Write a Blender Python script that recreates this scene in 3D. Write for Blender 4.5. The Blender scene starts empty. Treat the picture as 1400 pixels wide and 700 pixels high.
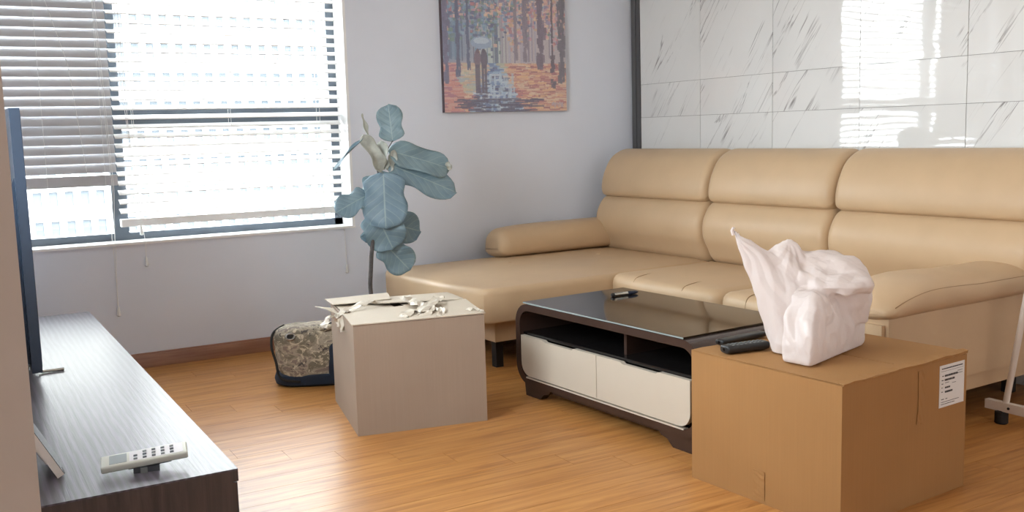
import bpy, bmesh, math, random
import numpy as np
from mathutils import Vector, Matrix, noise
R = math.radians
C = bpy.context.scene.collection
rnd = random.Random(7)

# ------------------------------------------------------------------ camera, world, lights, exposure
H = 1.12                                                  # eye height in metres
FPX, PITCH, ROLL, YAW = 1346.4, 0.12482, -0.02836, 0.52421  # from the photograph's vanishing points (1400 px wide)
cp, sp, cy, sy = math.cos(PITCH), math.sin(PITCH), math.cos(YAW), math.sin(YAW)
FW = Vector((sy*cp, cy*cp, -sp)); RT0 = Vector((cy, -sy, 0)); UP0 = RT0.cross(FW)
RT = RT0*math.cos(ROLL) + UP0*math.sin(ROLL); UPV = UP0*math.cos(ROLL) - RT0*math.sin(ROLL)
cam_d = bpy.data.cameras.new('camera'); cam = bpy.data.objects.new('camera', cam_d); C.objects.link(cam)
cam_d.sensor_fit = 'HORIZONTAL'; cam_d.sensor_width = 36; cam_d.lens = FPX/1400*36
cam_d.clip_start = 0.05; cam_d.clip_end = 600
cam.matrix_world = Matrix(((RT.x, UPV.x, -FW.x, 0), (RT.y, UPV.y, -FW.y, 0), (RT.z, UPV.z, -FW.z, H), (0, 0, 0, 1)))
bpy.context.scene.camera = cam

def ray(x, y): return RT*((x-700)/FPX) + UPV*((350-y)/FPX) + FW
def at_y(x, y, Y): d = ray(x, y); return d*(Y/d.y) + Vector((0, 0, H))
def at_z(x, y, z): d = ray(x, y); return d*((z-H)/d.z) + Vector((0, 0, H))

w = bpy.data.worlds.new('sky'); bpy.context.scene.world = w; w.use_nodes = True
bg = w.node_tree.nodes['Background']; bg.inputs[0].default_value = (0.91, 0.955, 1.0, 1); bg.inputs[1].default_value = 6.5

def area_light(name, loc, rot, sx, sy_, power, col, portal=False):
    l = bpy.data.lights.new(name, 'AREA'); l.shape = 'RECTANGLE'; l.size = sx; l.size_y = sy_; l.energy = power; l.color = col
    if portal: l.cycles.is_portal = True
    o = bpy.data.objects.new(name, l); C.objects.link(o); o.location = loc; o.rotation_euler = rot
    return o
area_light('window_portal', (1.0, 5.36, 1.44), (R(-90), 0, 0), 1.95, 1.65, 1, (1, 1, 1), True)
# second window, added unseen in the left wall to light the room from there
area_light('added_side_window_portal', (-.22, 2.6, 1.6), (0, R(-90), 0), 1.4, 1.7, 1, (1, 1, 1), True)
# added fill light in front of the solid wall behind the camera
area_light('back_fill', (2.0, -1.95, 1.25), (R(90), 0, 0), 3.2, 2.2, 13, (1.0, 0.97, 0.95))
sun_d = bpy.data.lights.new('sun', 'SUN'); sun_d.energy = 6; sun_d.angle = R(1); sun_d.color = (1, .97, .92)   # high sun behind this building, on the block across the street
sun = bpy.data.objects.new('sun', sun_d); C.objects.link(sun); sun.rotation_euler = (R(38), 0, R(20))

vs = bpy.context.scene.view_settings
vs.view_transform = 'Standard'; vs.look = 'None'; vs.gamma = 1.0; vs.use_curve_mapping = False; vs.exposure = 1.4

# ------------------------------------------------------------------ materials
def srgb(r, g, b):
    f = lambda c: (c/255/12.92) if c/255 <= .04045 else ((c/255+.055)/1.055)**2.4
    return (f(r), f(g), f(b), 1)
class NT:
    def __init__(s, name):
        s.m = bpy.data.materials.new(name); s.m.use_nodes = True; s.t = s.m.node_tree; s.b = s.t.nodes['Principled BSDF']
    def n(s, typ, **k):
        o = s.t.nodes.new(typ)
        for a, v in k.items():
            if a.startswith('i_'): o.inputs[a[2:].replace('_', ' ')].default_value = v
            else: setattr(o, a, v)
        return o
    def l(s, a, b): s.t.links.new(a, b)
    def coord(s, kind='Object', scale=(1, 1, 1), rot=(0, 0, 0), loc=(0, 0, 0)):
        tc = s.n('ShaderNodeTexCoord'); mp = s.n('ShaderNodeMapping')
        mp.inputs['Scale'].default_value = scale; mp.inputs['Rotation'].default_value = rot; mp.inputs['Location'].default_value = loc
        s.l(tc.outputs[kind], mp.inputs[0]); return mp.outputs[0]
    def noise(s, co, scale=5, detail=4, rough=.5, dist=0):
        o = s.n('ShaderNodeTexNoise'); o.inputs['Scale'].default_value = scale; o.inputs['Detail'].default_value = detail
        o.inputs['Roughness'].default_value = rough; o.inputs['Distortion'].default_value = dist
        if co is not None: s.l(co, o.inputs['Vector'])
        return o.outputs['Fac']
    def ramp(s, fac, stops, interp='LINEAR'):
        o = s.n('ShaderNodeValToRGB'); o.color_ramp.interpolation = interp; e = o.color_ramp.elements
        while len(e) < len(stops): e.new(.5)
        for x, (p, c) in zip(e, stops): x.position = p; x.color = c
        s.l(fac, o.inputs[0]); return o.outputs[0]
    def mix(s, f, a, b, mode='MIX'):
        o = s.n('ShaderNodeMix', data_type='RGBA', blend_type=mode)
        for sock, v in ((o.inputs[0], f), (o.inputs[6], a), (o.inputs[7], b)):
            if isinstance(v, (int, float, tuple)): sock.default_value = v
            else: s.l(v, sock)
        return o.outputs[2]
    def math(s, op, a, b=0.0, c=None):
        o = s.n('ShaderNodeMath', operation=op)
        for sock, v in zip(o.inputs, (a, b, c)):
            if v is None: continue
            if isinstance(v, (int, float)): sock.default_value = v
            else: s.l(v, sock)
        return o.outputs[0]
    def col(s, v):
        if isinstance(v, tuple): s.b.inputs['Base Color'].default_value = v
        else: s.l(v, s.b.inputs['Base Color'])
    def bump(s, h, strength=.3, dist=.002):
        o = s.n('ShaderNodeBump'); o.inputs['Strength'].default_value = strength; o.inputs['Distance'].default_value = dist
        s.l(h, o.inputs['Height']); s.l(o.outputs[0], s.b.inputs['Normal'])
    def set(s, **k):
        for a, v in k.items(): s.b.inputs[a.replace('_', ' ')].default_value = v
        return s
def plain(name, c, rough=.5, metal=0.0, var=.06, nscale=12, bump=0, bscale=60, spec=.5, bdist=.001):
    t = NT(name); co = t.coord()
    n = t.noise(co, nscale, 3)
    a = tuple(max(0, x*(1-var)) for x in c[:3])+(1,); b = tuple(min(1, x*(1+var)) for x in c[:3])+(1,)
    t.col(t.ramp(n, [(.3, a), (.7, b)])); t.set(Roughness=rough, Metallic=metal); t.b.inputs['Specular IOR Level'].default_value = spec
    if bump: t.bump(t.noise(co, bscale, 3), bump, bdist)
    return t.m
MT = {}
MT['wall'] = plain('wall_paint', srgb(226, 230, 240), .75, var=.015, nscale=3, bump=.08, bscale=180)
MT['wall_beige'] = plain('beige_paint', srgb(205, 194, 184), .7, var=.02, bump=.08, bscale=180)
MT['ceiling'] = plain('ceiling_paint', srgb(235, 233, 230), .8, var=.01)
MT['sill'] = plain('sill_white', srgb(240, 240, 240), .35, var=.01)
MT['frame'] = plain('window_frame_grey', srgb(84, 94, 104), .4, var=.03)
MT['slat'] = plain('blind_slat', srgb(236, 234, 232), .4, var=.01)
MT['slat_shaded'] = plain('blind_slat_shaded', srgb(192, 192, 195), .45, var=.01)  # greyer than the open slats: backlit shade put into the colour
MT['cord'] = plain('cord_white', srgb(235, 235, 232), .7, var=.02)
MT['leather'] = plain('cream_leather', srgb(200, 171, 136), .42, var=.035, nscale=6, bump=.25, bscale=260, spec=.45, bdist=.0006)
MT['stitch'] = plain('leather_stitch', srgb(150, 120, 84), .6, var=.05)
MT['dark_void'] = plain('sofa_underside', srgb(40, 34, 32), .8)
MT['metal_leg'] = plain('brushed_metal', srgb(170, 168, 165), .3, 1.0, var=.03)
MT['darkwood'] = plain('espresso_lacquer', srgb(66, 50, 44), .22, var=.12, nscale=8)
MT['black_gloss'] = plain('black_gloss', srgb(30, 28, 28), .12, var=.05)
MT['drawer'] = plain('white_lacquer', srgb(206, 196, 180), .25, var=.01)
MT['black_plastic'] = plain('black_plastic', srgb(30, 31, 32), .4, var=.1)
MT['tv'] = plain('tv_plastic', srgb(46, 60, 78), .3, var=.05)  # bluish cast: reflected light put into the plastic colour
MT['screen'] = plain('tv_screen', srgb(10, 12, 15), .08, var=.02)
MT['button_grey'] = plain('button_grey', srgb(120, 124, 124), .5, var=.05)
MT['button_dark'] = plain('button_dark', srgb(70, 74, 80), .5, var=.05)
MT['remote_white'] = plain('remote_white', srgb(206, 208, 198), .4, var=.02)
MT['remote_lcd'] = plain('remote_lcd', srgb(168, 176, 178), .2, var=.02)
MT['remote_face'] = plain('remote_face', srgb(222, 220, 222), .35, var=.02)
MT['white_metal'] = plain('white_metal', srgb(225, 215, 205), .35, var=.02)
MT['rubber'] = plain('rubber', srgb(25, 24, 24), .7)
MT['silver'] = plain('silver', srgb(205, 205, 200), .25, 1.0, var=.02)
MT['blue_dark'] = plain('navy_plastic', srgb(30, 40, 62), .35)
MT['navy_cloth'] = plain('navy_cloth', srgb(32, 43, 60), .85, bump=.3, bscale=300)
MT['black_cloth'] = plain('black_webbing', srgb(34, 34, 34), .85, bump=.3, bscale=300)
MT['paper'] = plain('paper_white', srgb(226, 224, 222), .6, var=.02)
MT['ink'] = plain('ink', srgb(60, 58, 60), .6, var=.05)
MT['canvas_edge'] = plain('canvas_edge', srgb(92, 78, 84), .7, var=.15, nscale=25)
MT['trim_dark'] = plain('trim_dark_metal', srgb(98, 98, 98), .35, .3, var=.03)
MT['bark'] = plain('bark', srgb(88, 84, 84), .9, var=.25, nscale=40, bump=.6, bscale=70, bdist=.004)
MT['pot'] = plain('ceramic_pot', srgb(196, 190, 182), .4, var=.03)
MT['soil'] = plain('soil', srgb(60, 48, 38), .95, var=.3, nscale=60, bump=.6, bscale=60, bdist=.01)
MT['facade'] = plain('facade_render', srgb(238, 238, 236), .8, var=.02, nscale=.2)
MT['facade_pane'] = plain('facade_pane', srgb(74, 80, 86), .5, spec=.12, var=.12, nscale=.15)
MT['street'] = plain('street', srgb(150, 150, 148), .9, var=.05, nscale=.05)
MT['outer'] = plain('outer_wall', srgb(200, 198, 194), .8)

def mat_wood_floor():
    t = NT('oak_laminate'); oi = t.n('ShaderNodeObjectInfo')
    tc = t.n('ShaderNodeTexCoord'); add = t.n('ShaderNodeVectorMath', operation='ADD')
    mul = t.n('ShaderNodeVectorMath', operation='SCALE'); mul.inputs['Scale'].default_value = 37.0
    cmb = t.n('ShaderNodeCombineXYZ'); t.l(oi.outputs['Random'], cmb.inputs[0]); t.l(oi.outputs['Random'], cmb.inputs[1])
    t.l(cmb.outputs[0], mul.inputs[0]); t.l(tc.outputs['Object'], add.inputs[0]); t.l(mul.outputs[0], add.inputs[1])
    mp = t.n('ShaderNodeMapping'); mp.inputs['Scale'].default_value = (1.6, 26, 1); t.l(add.outputs[0], mp.inputs[0])
    g = t.noise(mp.outputs[0], 1.5, 6, .62, .6)
    mp2 = t.n('ShaderNodeMapping'); mp2.inputs['Scale'].default_value = (5, 14, 1); t.l(add.outputs[0], mp2.inputs[0])
    k = t.noise(mp2.outputs[0], 1.2, 3, .5, 1.2)
    c = t.ramp(g, [(.25, srgb(152, 98, 50)), (.5, srgb(190, 134, 76)), (.75, srgb(210, 156, 94))])
    c = t.mix(t.math('MULTIPLY', t.math('SUBTRACT', k, .56), 3.2), c, srgb(140, 88, 54)) if False else c
    kn = t.ramp(k, [(.66, (1, 1, 1, 1)), (.8, (.72, .66, .6, 1))])
    c = t.mix(1.0, c, kn, 'MULTIPLY')
    v = t.ramp(oi.outputs['Random'], [(0, (.93, .92, .91, 1)), (1, (1.0, 1.0, 1.0, 1))])
    c = t.mix(1.0, c, v, 'MULTIPLY')
    t.col(c); t.set(Roughness=.31); t.bump(g, .12, .0008); t.b.inputs['Specular IOR Level'].default_value = .27
    return t.m
MT['floor'] = mat_wood_floor()
def mat_streak(name, c0, c1, c2, scale, rough, bump, rot=(0, 0, 0), coat=0.0):
    t = NT(name); co = t.coord(scale=scale, rot=rot)
    g = t.noise(co, 1.0, 6, .6, .5)
    t.col(t.ramp(g, [(.3, c0), (.5, c1), (.72, c2)])); t.set(Roughness=rough); t.bump(g, bump, .0012)
    if coat: t.set(Coat_Weight=coat, Coat_Roughness=.2)
    return t.m
MT['baseboard'] = mat_streak('baseboard_wood', srgb(132, 88, 66), srgb(152, 106, 82), srgb(166, 120, 94), (3, 40, 40), .4, .05)
MT['cab_end'] = mat_streak('dark_ash_end', srgb(58, 48, 46), srgb(72, 60, 57), srgb(84, 72, 68), (60, 60, 3), .4, .2)
def mat_cab_top():
    t = NT('dark_ash_top'); co = t.coord(scale=(1, .12, 1))
    wv = t.n('ShaderNodeTexWave', wave_type='BANDS', bands_direction='X'); wv.inputs['Scale'].default_value = 16; wv.inputs['Distortion'].default_value = 6
    wv.inputs['Detail'].default_value = 3; wv.inputs['Detail Scale'].default_value = 1.4; t.l(co, wv.inputs['Vector'])
    fine = t.noise(t.coord(scale=(120, 4, 1)), 1, 4, .6)
    g = t.math('ADD', t.math('MULTIPLY', wv.outputs['Fac'], .6), t.math('MULTIPLY', fine, .5))
    t.col(t.ramp(g, [(.2, srgb(74, 68, 74)), (.6, srgb(88, 82, 90)), (.9, srgb(102, 96, 106))]))  # lilac cast: window reflection painted into the dark wood
    t.set(Roughness=.34); t.b.inputs['Specular IOR Level'].default_value = .30; t.bump(t.noise(t.coord(scale=(170, 5, 1)), 1, 3, .6), .5, .0010); return t.m
MT['cab_top'] = mat_cab_top()
def mat_marble():
    t = NT('polished_marble'); oi = t.n('ShaderNodeObjectInfo')
    tc = t.n('ShaderNodeTexCoord'); off = t.n('ShaderNodeCombineXYZ')
    r = t.math('MULTIPLY', oi.outputs['Random'], 23.0)
    t.l(r, off.inputs[1]); t.l(r, off.inputs[2]); t.l(r, off.inputs[0])
    add = t.n('ShaderNodeVectorMath', operation='ADD'); t.l(tc.outputs['Object'], add.inputs[0]); t.l(off.outputs[0], add.inputs[1])
    mp = t.n('ShaderNodeMapping'); mp.inputs['Rotation'].default_value = (R(-36), 0, 0); mp.inputs['Scale'].default_value = (1, 1, 1)
    t.l(add.outputs[0], mp.inputs[0])
    st = t.n('ShaderNodeMapping'); st.inputs['Scale'].default_value = (.4, 7.5, .42); t.l(mp.outputs[0], st.inputs[0])
    def vein(sc, wd, seed):
        s2 = t.n('ShaderNodeMapping'); s2.inputs['Location'].default_value = (seed, seed*1.7, seed*.6); t.l(st.outputs[0], s2.inputs[0])
        n = t.noise(s2.outputs[0], sc, 5, .55, .35)
        return t.math('SUBTRACT', 1.0, t.math('MINIMUM', t.math('DIVIDE', t.math('ABSOLUTE', t.math('SUBTRACT', n, .5)), wd), 1.0))
    gate = t.ramp(t.noise(add.outputs[0], 3.2, 2), [(.5, (0, 0, 0, 1)), (.62, (1, 1, 1, 1))])
    v1 = t.math('MULTIPLY', vein(.9, .009, 3.1), gate)
    gate2 = t.ramp(t.noise(st.outputs[0], 1.6, 2), [(.53, (0, 0, 0, 1)), (.64, (1, 1, 1, 1))])
    v2 = t.math('MULTIPLY', t.math('MULTIPLY', vein(1.9, .012, 9.4), gate2), .75)
    v = t.math('MINIMUM', t.math('ADD', v1, v2), 1.0)
    cl = t.ramp(t.noise(add.outputs[0], 2.0, 4), [(.3, srgb(226, 225, 222)), (.7, srgb(234, 233, 230))])
    t.col(t.mix(t.math('MULTIPLY', v, .85), cl, srgb(128, 122, 120)))
    t.set(Roughness=.03); t.b.inputs['Specular IOR Level'].default_value = 1.0
    wv = t.n('ShaderNodeMapping'); wv.inputs['Scale'].default_value = (1, 1, 1.5); t.l(add.outputs[0], wv.inputs[0])
    t.bump(t.noise(wv.outputs[0], 4.5, 1), .35, .0016); return t.m
MT['marble'] = mat_marble()
MT['grout'] = plain('grout', srgb(140, 136, 132), .8)
def mat_card(name, c, dc):
    t = NT(name); co = t.coord(scale=(150, 150, 3))
    g = t.noise(co, 1, 3, .6); b = t.noise(t.coord(), 5, 4)
    c1 = t.ramp(g, [(.3, tuple(x*.95 for x in c[:3])+(1,)), (.7, c)])
    c2 = t.ramp(b, [(.3, dc), (.7, (1, 1, 1, 1))])
    t.col(t.mix(1.0, c1, c2, 'MULTIPLY')); t.set(Roughness=.75); t.b.inputs['Specular IOR Level'].default_value = .3
    t.bump(t.math('ADD', g, t.math('MULTIPLY', b, 2.0)), .15, .0015); return t.m
MT['card'] = mat_card('cardboard', srgb(167, 124, 77), (.94, .93, .92, 1))
MT['card_pale'] = mat_card('cardboard_greyed', srgb(164, 146, 130), (.95, .94, .94, 1))
MT['card_top'] = mat_card('cardboard_light', srgb(206, 194, 176), (.95, .94, .94, 1))
MT['card_gap_shade'] = plain('cardboard_gap_shade', srgb(120, 92, 62), .9, var=.2, nscale=60)
def mat_glass():
    t = NT('window_glass'); tr = t.n('ShaderNodeBsdfTransparent'); gl = t.n('ShaderNodeBsdfGlossy'); gl.inputs['Roughness'].default_value = .01
    lw = t.n('ShaderNodeLayerWeight'); lw.inputs[0].default_value = .5; fc = t.math('ADD', .04, t.math('MULTIPLY', .8, t.math('POWER', lw.outputs['Facing'], 5.0))); mx = t.n('ShaderNodeMixShader')
    tr.inputs[0].default_value = (.97, .985, .98, 1)
    t.l(fc, mx.inputs[0]); t.l(tr.outputs[0], mx.inputs[1]); t.l(gl.outputs[0], mx.inputs[2])
    t.l(mx.outputs[0], t.t.nodes['Material Output'].inputs[0]); return t.m
MT['glass'] = mat_glass()
def mat_table_glass():
    t = NT('smoked_glass'); t.col(srgb(30, 26, 25)); t.set(Roughness=.06); t.b.inputs['Specular IOR Level'].default_value = .7; return t.m
MT['table_glass'] = mat_table_glass()
MT['glass_edge'] = plain('glass_edge', srgb(150, 160, 158), .2, var=.02)
def mat_bag():
    t = NT('white_plastic_film'); t.col(srgb(242, 232, 228)); t.set(Roughness=.32, Transmission_Weight=0.0)
    tl = t.n('ShaderNodeBsdfTranslucent'); tl.inputs[0].default_value = srgb(242, 232, 228); mx = t.n('ShaderNodeMixShader'); mx.inputs[0].default_value = .3
    t.l(t.b.outputs[0], mx.inputs[1]); t.l(tl.outputs[0], mx.inputs[2]); t.l(mx.outputs[0], t.t.nodes['Material Output'].inputs[0])
    co = t.coord(); n1 = t.noise(co, 16, 5, .6, 1.2); n2 = t.n('ShaderNodeTexVoronoi', feature='DISTANCE_TO_EDGE'); n2.inputs['Scale'].default_value = 26
    t.l(t.coord(scale=(1, 1, .45), rot=(.3, .5, 0)), n2.inputs['Vector'])
    t.bump(t.math('ADD', n1, t.math('MULTIPLY', n2.outputs[0], .4)), .35, .006); return t.m
MT['bag'] = mat_bag()
def mat_tape():
    t = NT('clear_tape'); t.col(srgb(206, 196, 180)); t.set(Roughness=.42)
    t.bump(t.noise(t.coord(), 60, 3), .4, .002); return t.m
MT['tape'] = mat_tape()
def mat_leaf():
    t = NT('fig_leaf'); uv = t.n('ShaderNodeUVMap'); sx = t.n('ShaderNodeSeparateXYZ'); t.l(uv.outputs[0], sx.inputs[0])
    u, v = sx.outputs[0], sx.outputs[1]                       # u across (-1..1 stored 0..1), v along
    a = t.math('ABSOLUTE', t.math('SUBTRACT', u, .5))
    mid = t.math('LESS_THAN', a, .018)
    ph = t.math('MULTIPLY', t.math('SUBTRACT', v, t.math('MULTIPLY', a, .55)), 7.0)
    fr = t.math('ABSOLUTE', t.math('SUBTRACT', t.math('FRACT', ph), .5))
    side = t.math('LESS_THAN', fr, .045)
    vein = t.math('MAXIMUM', mid, t.math('MULTIPLY', side, .6))
    n = t.noise(t.coord(), 14, 3); oi = t.n('ShaderNodeObjectInfo')
    base = t.ramp(n, [(.3, srgb(122, 146, 156)), (.7, srgb(142, 164, 170))])  # pale and bluish: lens haze put into the leaf colour
    base = t.mix(1.0, base, t.ramp(oi.outputs['Random'], [(0, (.8, .85, .95, 1)), (1, (1, 1, 1, 1))]), 'MULTIPLY')
    t.col(t.mix(t.math('MULTIPLY', vein, .6), base, srgb(172, 190, 188))); t.set(Roughness=.42)
    t.bump(t.math('SUBTRACT', t.math('MULTIPLY', fr, 1.0), t.math('MULTIPLY', mid, .6)), .35, .006)
    tl = t.n('ShaderNodeBsdfTranslucent'); tl.inputs[0].default_value = srgb(120, 150, 110); mx = t.n('ShaderNodeMixShader'); mx.inputs[0].default_value = .15
    t.l(t.b.outputs[0], mx.inputs[1]); t.l(tl.outputs[0], mx.inputs[2]); t.l(mx.outputs[0], t.t.nodes['Material Output'].inputs[0])
    return t.m
MT['leaf'] = mat_leaf()
MT['leaf_dry'] = plain('dry_leaf', srgb(176, 180, 172), .7, var=.2, nscale=30, bump=.5, bscale=60, bdist=.003)
def mat_camo():
    t = NT('camouflage_cloth'); co = t.coord(scale=(1, 1, 1.6))
    n1 = t.noise(co, 13, 3, .6, .8); n2 = t.noise(t.coord(loc=(4, 7, 1), scale=(1, 1, 1.7)), 22, 3, .6, 1.5); n3 = t.noise(t.coord(loc=(9, 2, 5)), 30, 3, .6, 1)
    c = t.ramp(n1, [(.0, srgb(124, 116, 100)), (.44, srgb(146, 136, 120)), (.5, srgb(166, 154, 136)), (.58, srgb(136, 122, 112))], 'CONSTANT')
    c = t.mix(t.math('GREATER_THAN', n2, .58), c, srgb(196, 184, 160)); c = t.mix(t.math('GREATER_THAN', n3, .63), c, srgb(86, 80, 76))
    t.col(c); t.set(Roughness=.85); t.bump(t.noise(t.coord(), 9, 4), .6, .02); return t.m
MT['camo'] = mat_camo()
def mat_paint():
    t = NT('painting_print'); a = t.n('ShaderNodeVertexColor', layer_name='paint'); n = t.noise(t.coord(scale=(1, 1, 1)), 120, 3)
    t.col(a.outputs[0]); t.set(Roughness=.55); t.bump(n, .3, .002); return t.m
MT['painting'] = mat_paint()

# ------------------------------------------------------------------ geometry helpers
def box(bm, x0, x1, y0, y1, z0, z1, M=None):
    vs_ = [bm.verts.new(Vector((x, y, z)) if M is None else M @ Vector((x, y, z))) for x in (x0, x1) for y in (y0, y1) for z in (z0, z1)]
    for f in ((0, 1, 3, 2), (4, 6, 7, 5), (0, 4, 5, 1), (2, 3, 7, 6), (0, 2, 6, 4), (1, 5, 7, 3)): bm.faces.new([vs_[i] for i in f])
def rings(bm, rs, cap=True, closed=True):
    """skin a list of equally long point rings"""
    L = [[bm.verts.new(p) for p in r] for r in rs]; n = len(rs[0])
    for a, b in zip(L, L[1:]):
        for i in range(n if closed else n-1): bm.faces.new((a[i], a[(i+1) % n], b[(i+1) % n], b[i]))
    if cap:
        bm.faces.new(L[0][::-1]); bm.faces.new(L[-1])
    return L
def tube(bm, pts, r, n=8):
    pts = [Vector(p) for p in pts]; rs = []
    prev = None
    for i, p in enumerate(pts):
        d = (pts[min(i+1, len(pts)-1)] - pts[max(i-1, 0)]).normalized()
        a = d.cross(Vector((0, 0, 1)) if abs(d.z) < .95 else Vector((1, 0, 0))).normalized()
        if prev is not None:
            a = (prev - d*prev.dot(d)).normalized()
        prev = a; b = d.cross(a); rr = r[i] if isinstance(r, (list, tuple)) else r
        rs.append([p + (a*math.cos(2*math.pi*k/n) + b*math.sin(2*math.pi*k/n))*rr for k in range(n)])
    rings(bm, rs)
def lathe(bm, prof, n=24, c=(0, 0)):
    rings(bm, [[Vector((c[0]+r*math.cos(2*math.pi*k/n), c[1]+r*math.sin(2*math.pi*k/n), z)) for k in range(n)] for r, z in prof])
def smooth_poly(pts, n=4):
    """closed Catmull-Rom through pts"""
    P = [Vector(p) for p in pts]; m = len(P); out = []
    for i in range(m):
        a, b, c, d = P[i-1], P[i], P[(i+1) % m], P[(i+2) % m]
        for k in range(n):
            t = k/n; out.append(.5*((2*b) + (c-a)*t + (2*a-5*b+4*c-d)*t*t + (3*b-a-3*c+d)*t**3))
    return out
def smooth_line(pts, n=6):
    P = [Vector(p) for p in pts]; out = []
    for i in range(len(P)-1):
        a, b, c, d = P[max(i-1, 0)], P[i], P[i+1], P[min(i+2, len(P)-1)]
        for k in range(n):
            t = k/n; out.append(.5*((2*b) + (c-a)*t + (2*a-5*b+4*c-d)*t*t + (3*b-a-3*c+d)*t**3))
    return out + [P[-1]]
def inset2(poly, d):
    n = len(poly); out = []; ar = sum(poly[i][0]*poly[(i+1) % n][1]-poly[(i+1) % n][0]*poly[i][1] for i in range(n))
    s = 1 if ar > 0 else -1
    for i in range(n):
        t = (Vector(poly[(i+1) % n]) - Vector(poly[i-1])).normalized()
        out.append(Vector(poly[i]) + Vector((-t.y, t.x))*s*d)
    return out
def loft(bm, prof, axis, a0, a1, r, f=None, steps=5, mid=8):
    """closed 2-D profile swept a0..a1 along axis with rounded ends of radius r; f(p3, t) warps"""
    st = []
    for k in range(steps+1):
        s = r*(1-math.cos(k/steps*math.pi/2)); st.append((s, r - math.sqrt(max(0, r*r-(r-s)**2))))
    L = a1-a0; sg = 1 if L > 0 else -1; L = abs(L)
    seq = [(a0+sg*s, d) for s, d in st] + [(a0+sg*(r+(L-2*r)*k/mid), 0) for k in range(1, mid)] + [(a0+sg*(L-s), d) for s, d in st[::-1]]
    rs = []
    for a, d in seq:
        q = inset2(prof, d) if d > 0 else [Vector(p) for p in prof]
        ring = []
        for p in q:
            v = Vector((a, p.x, p.y)) if axis == 'x' else (Vector((p.x, a, p.y)) if axis == 'y' else Vector((p.x, p.y, a)))
            ring.append(f(v, (a-a0)/(a1-a0)) if f else v)
        rs.append(ring)
    rings(bm, rs)
def slab(bm, outline, z0, z1, r, crown=0.0, bottom_r=None):
    """cushion from a plan outline: rounded top edge and crowned top"""
    o = [Vector(p[:2]) for p in outline]; c = sum(o, Vector((0, 0)))/len(o); br = r if bottom_r is None else bottom_r; rs = []
    for k in range(4):
        a = k/4*math.pi/2; rs.append([Vector((p.x, p.y, z0+br*(1-math.sin(a)))) for p in (inset2(o, br*(1-math.cos(math.pi/2-a))) if a < 1.57 else o)][::1])
    rs = []
    for k in range(5):
        a = k/4*math.pi/2; rs.append([Vector((p.x, p.y, z0+br*(1-math.cos(a)))) for p in inset2(o, br*(1-math.sin(a)))])
    for k in range(5):
        a = k/4*math.pi/2; rs.append([Vector((p.x, p.y, z1-r*(1-math.sin(a)))) for p in inset2(o, r*(1-math.cos(a)))])
    top = inset2(o, r)
    for s in (.93, .8, .6, .35, .1):
        rs.append([Vector((c.x+(p.x-c.x)*s, c.y+(p.y-c.y)*s, z1+crown*(1-s**2.5))) for p in top])
    rings(bm, rs)
def rrect(w, h, r, n=6):
    out = []
    for cx, cy_, a0 in ((w/2-r, h/2-r, 0), (-w/2+r, h/2-r, 90), (-w/2+r, -h/2+r, 180), (w/2-r, -h/2+r, 270)):
        for k in range(n+1):
            a = R(a0+90*k/n); out.append(Vector((cx+r*math.cos(a), cy_+r*math.sin(a))))
    return out
def prism(bm, poly, axis, a0, a1):
    def v(p, a): return Vector((a, p[0], p[1])) if axis == 'x' else (Vector((p[0], a, p[1])) if axis == 'y' else Vector((p[0], p[1], a)))
    rings(bm, [[v(p, a0) for p in poly], [v(p, a1) for p in poly]])
def bevel(bm, off, seg=2, ang=40):
    es = [e for e in bm.edges if len(e.link_faces) == 2 and e.calc_face_angle(0) > R(ang)]
    bmesh.ops.bevel(bm, geom=es, offset=off, segments=seg, affect='EDGES', profile=.5, clamp_overlap=True)
def obj(name, bm, mat, parent=None, smooth=True, loc=None):
    bmesh.ops.recalc_face_normals(bm, faces=bm.faces); me = bpy.data.meshes.new(name); bm.to_mesh(me); bm.free()
    me.materials.append(MT[mat] if isinstance(mat, str) else mat)
    if smooth:
        me.polygons.foreach_set('use_smooth', [True]*len(me.polygons))
        me.set_sharp_from_angle(angle=R(38))
    o = bpy.data.objects.new(name, me); C.objects.link(o)
    if parent: o.parent = parent
    if loc: o.location = loc
    return o
def mk(name, mat, fn, parent=None, smooth=True, bev=0, seg=2, loc=None):
    bm = bmesh.new(); fn(bm)
    if bev: bevel(bm, bev, seg)
    return obj(name, bm, mat, parent, smooth, loc)
def boxo(name, mat, d, parent=None, bev=0, seg=2): return mk(name, mat, lambda b: box(b, *d), parent, True, bev, seg)
def thing(name, label, cat, loc=(0, 0, 0), rz=0, group=None):
    o = bpy.data.objects.new(name, None); C.objects.link(o); o.location = loc; o.rotation_euler = (0, 0, rz); o.empty_display_size = .1
    return tag(o, label, cat, group)
def tag(o, label, cat, group=None):
    o['label'] = label; o['category'] = cat
    if group: o['group'] = group
    return o
def struct(o, label=None):
    o['kind'] = 'structure'
    if label: o['label'] = label
    return o
def copy_part(src, parent, loc=None, rot=None):
    c = src.copy(); C.objects.link(c); c.parent = parent
    if loc is not None: c.location = loc
    if rot is not None: c.rotation_euler = rot
    return c

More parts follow.
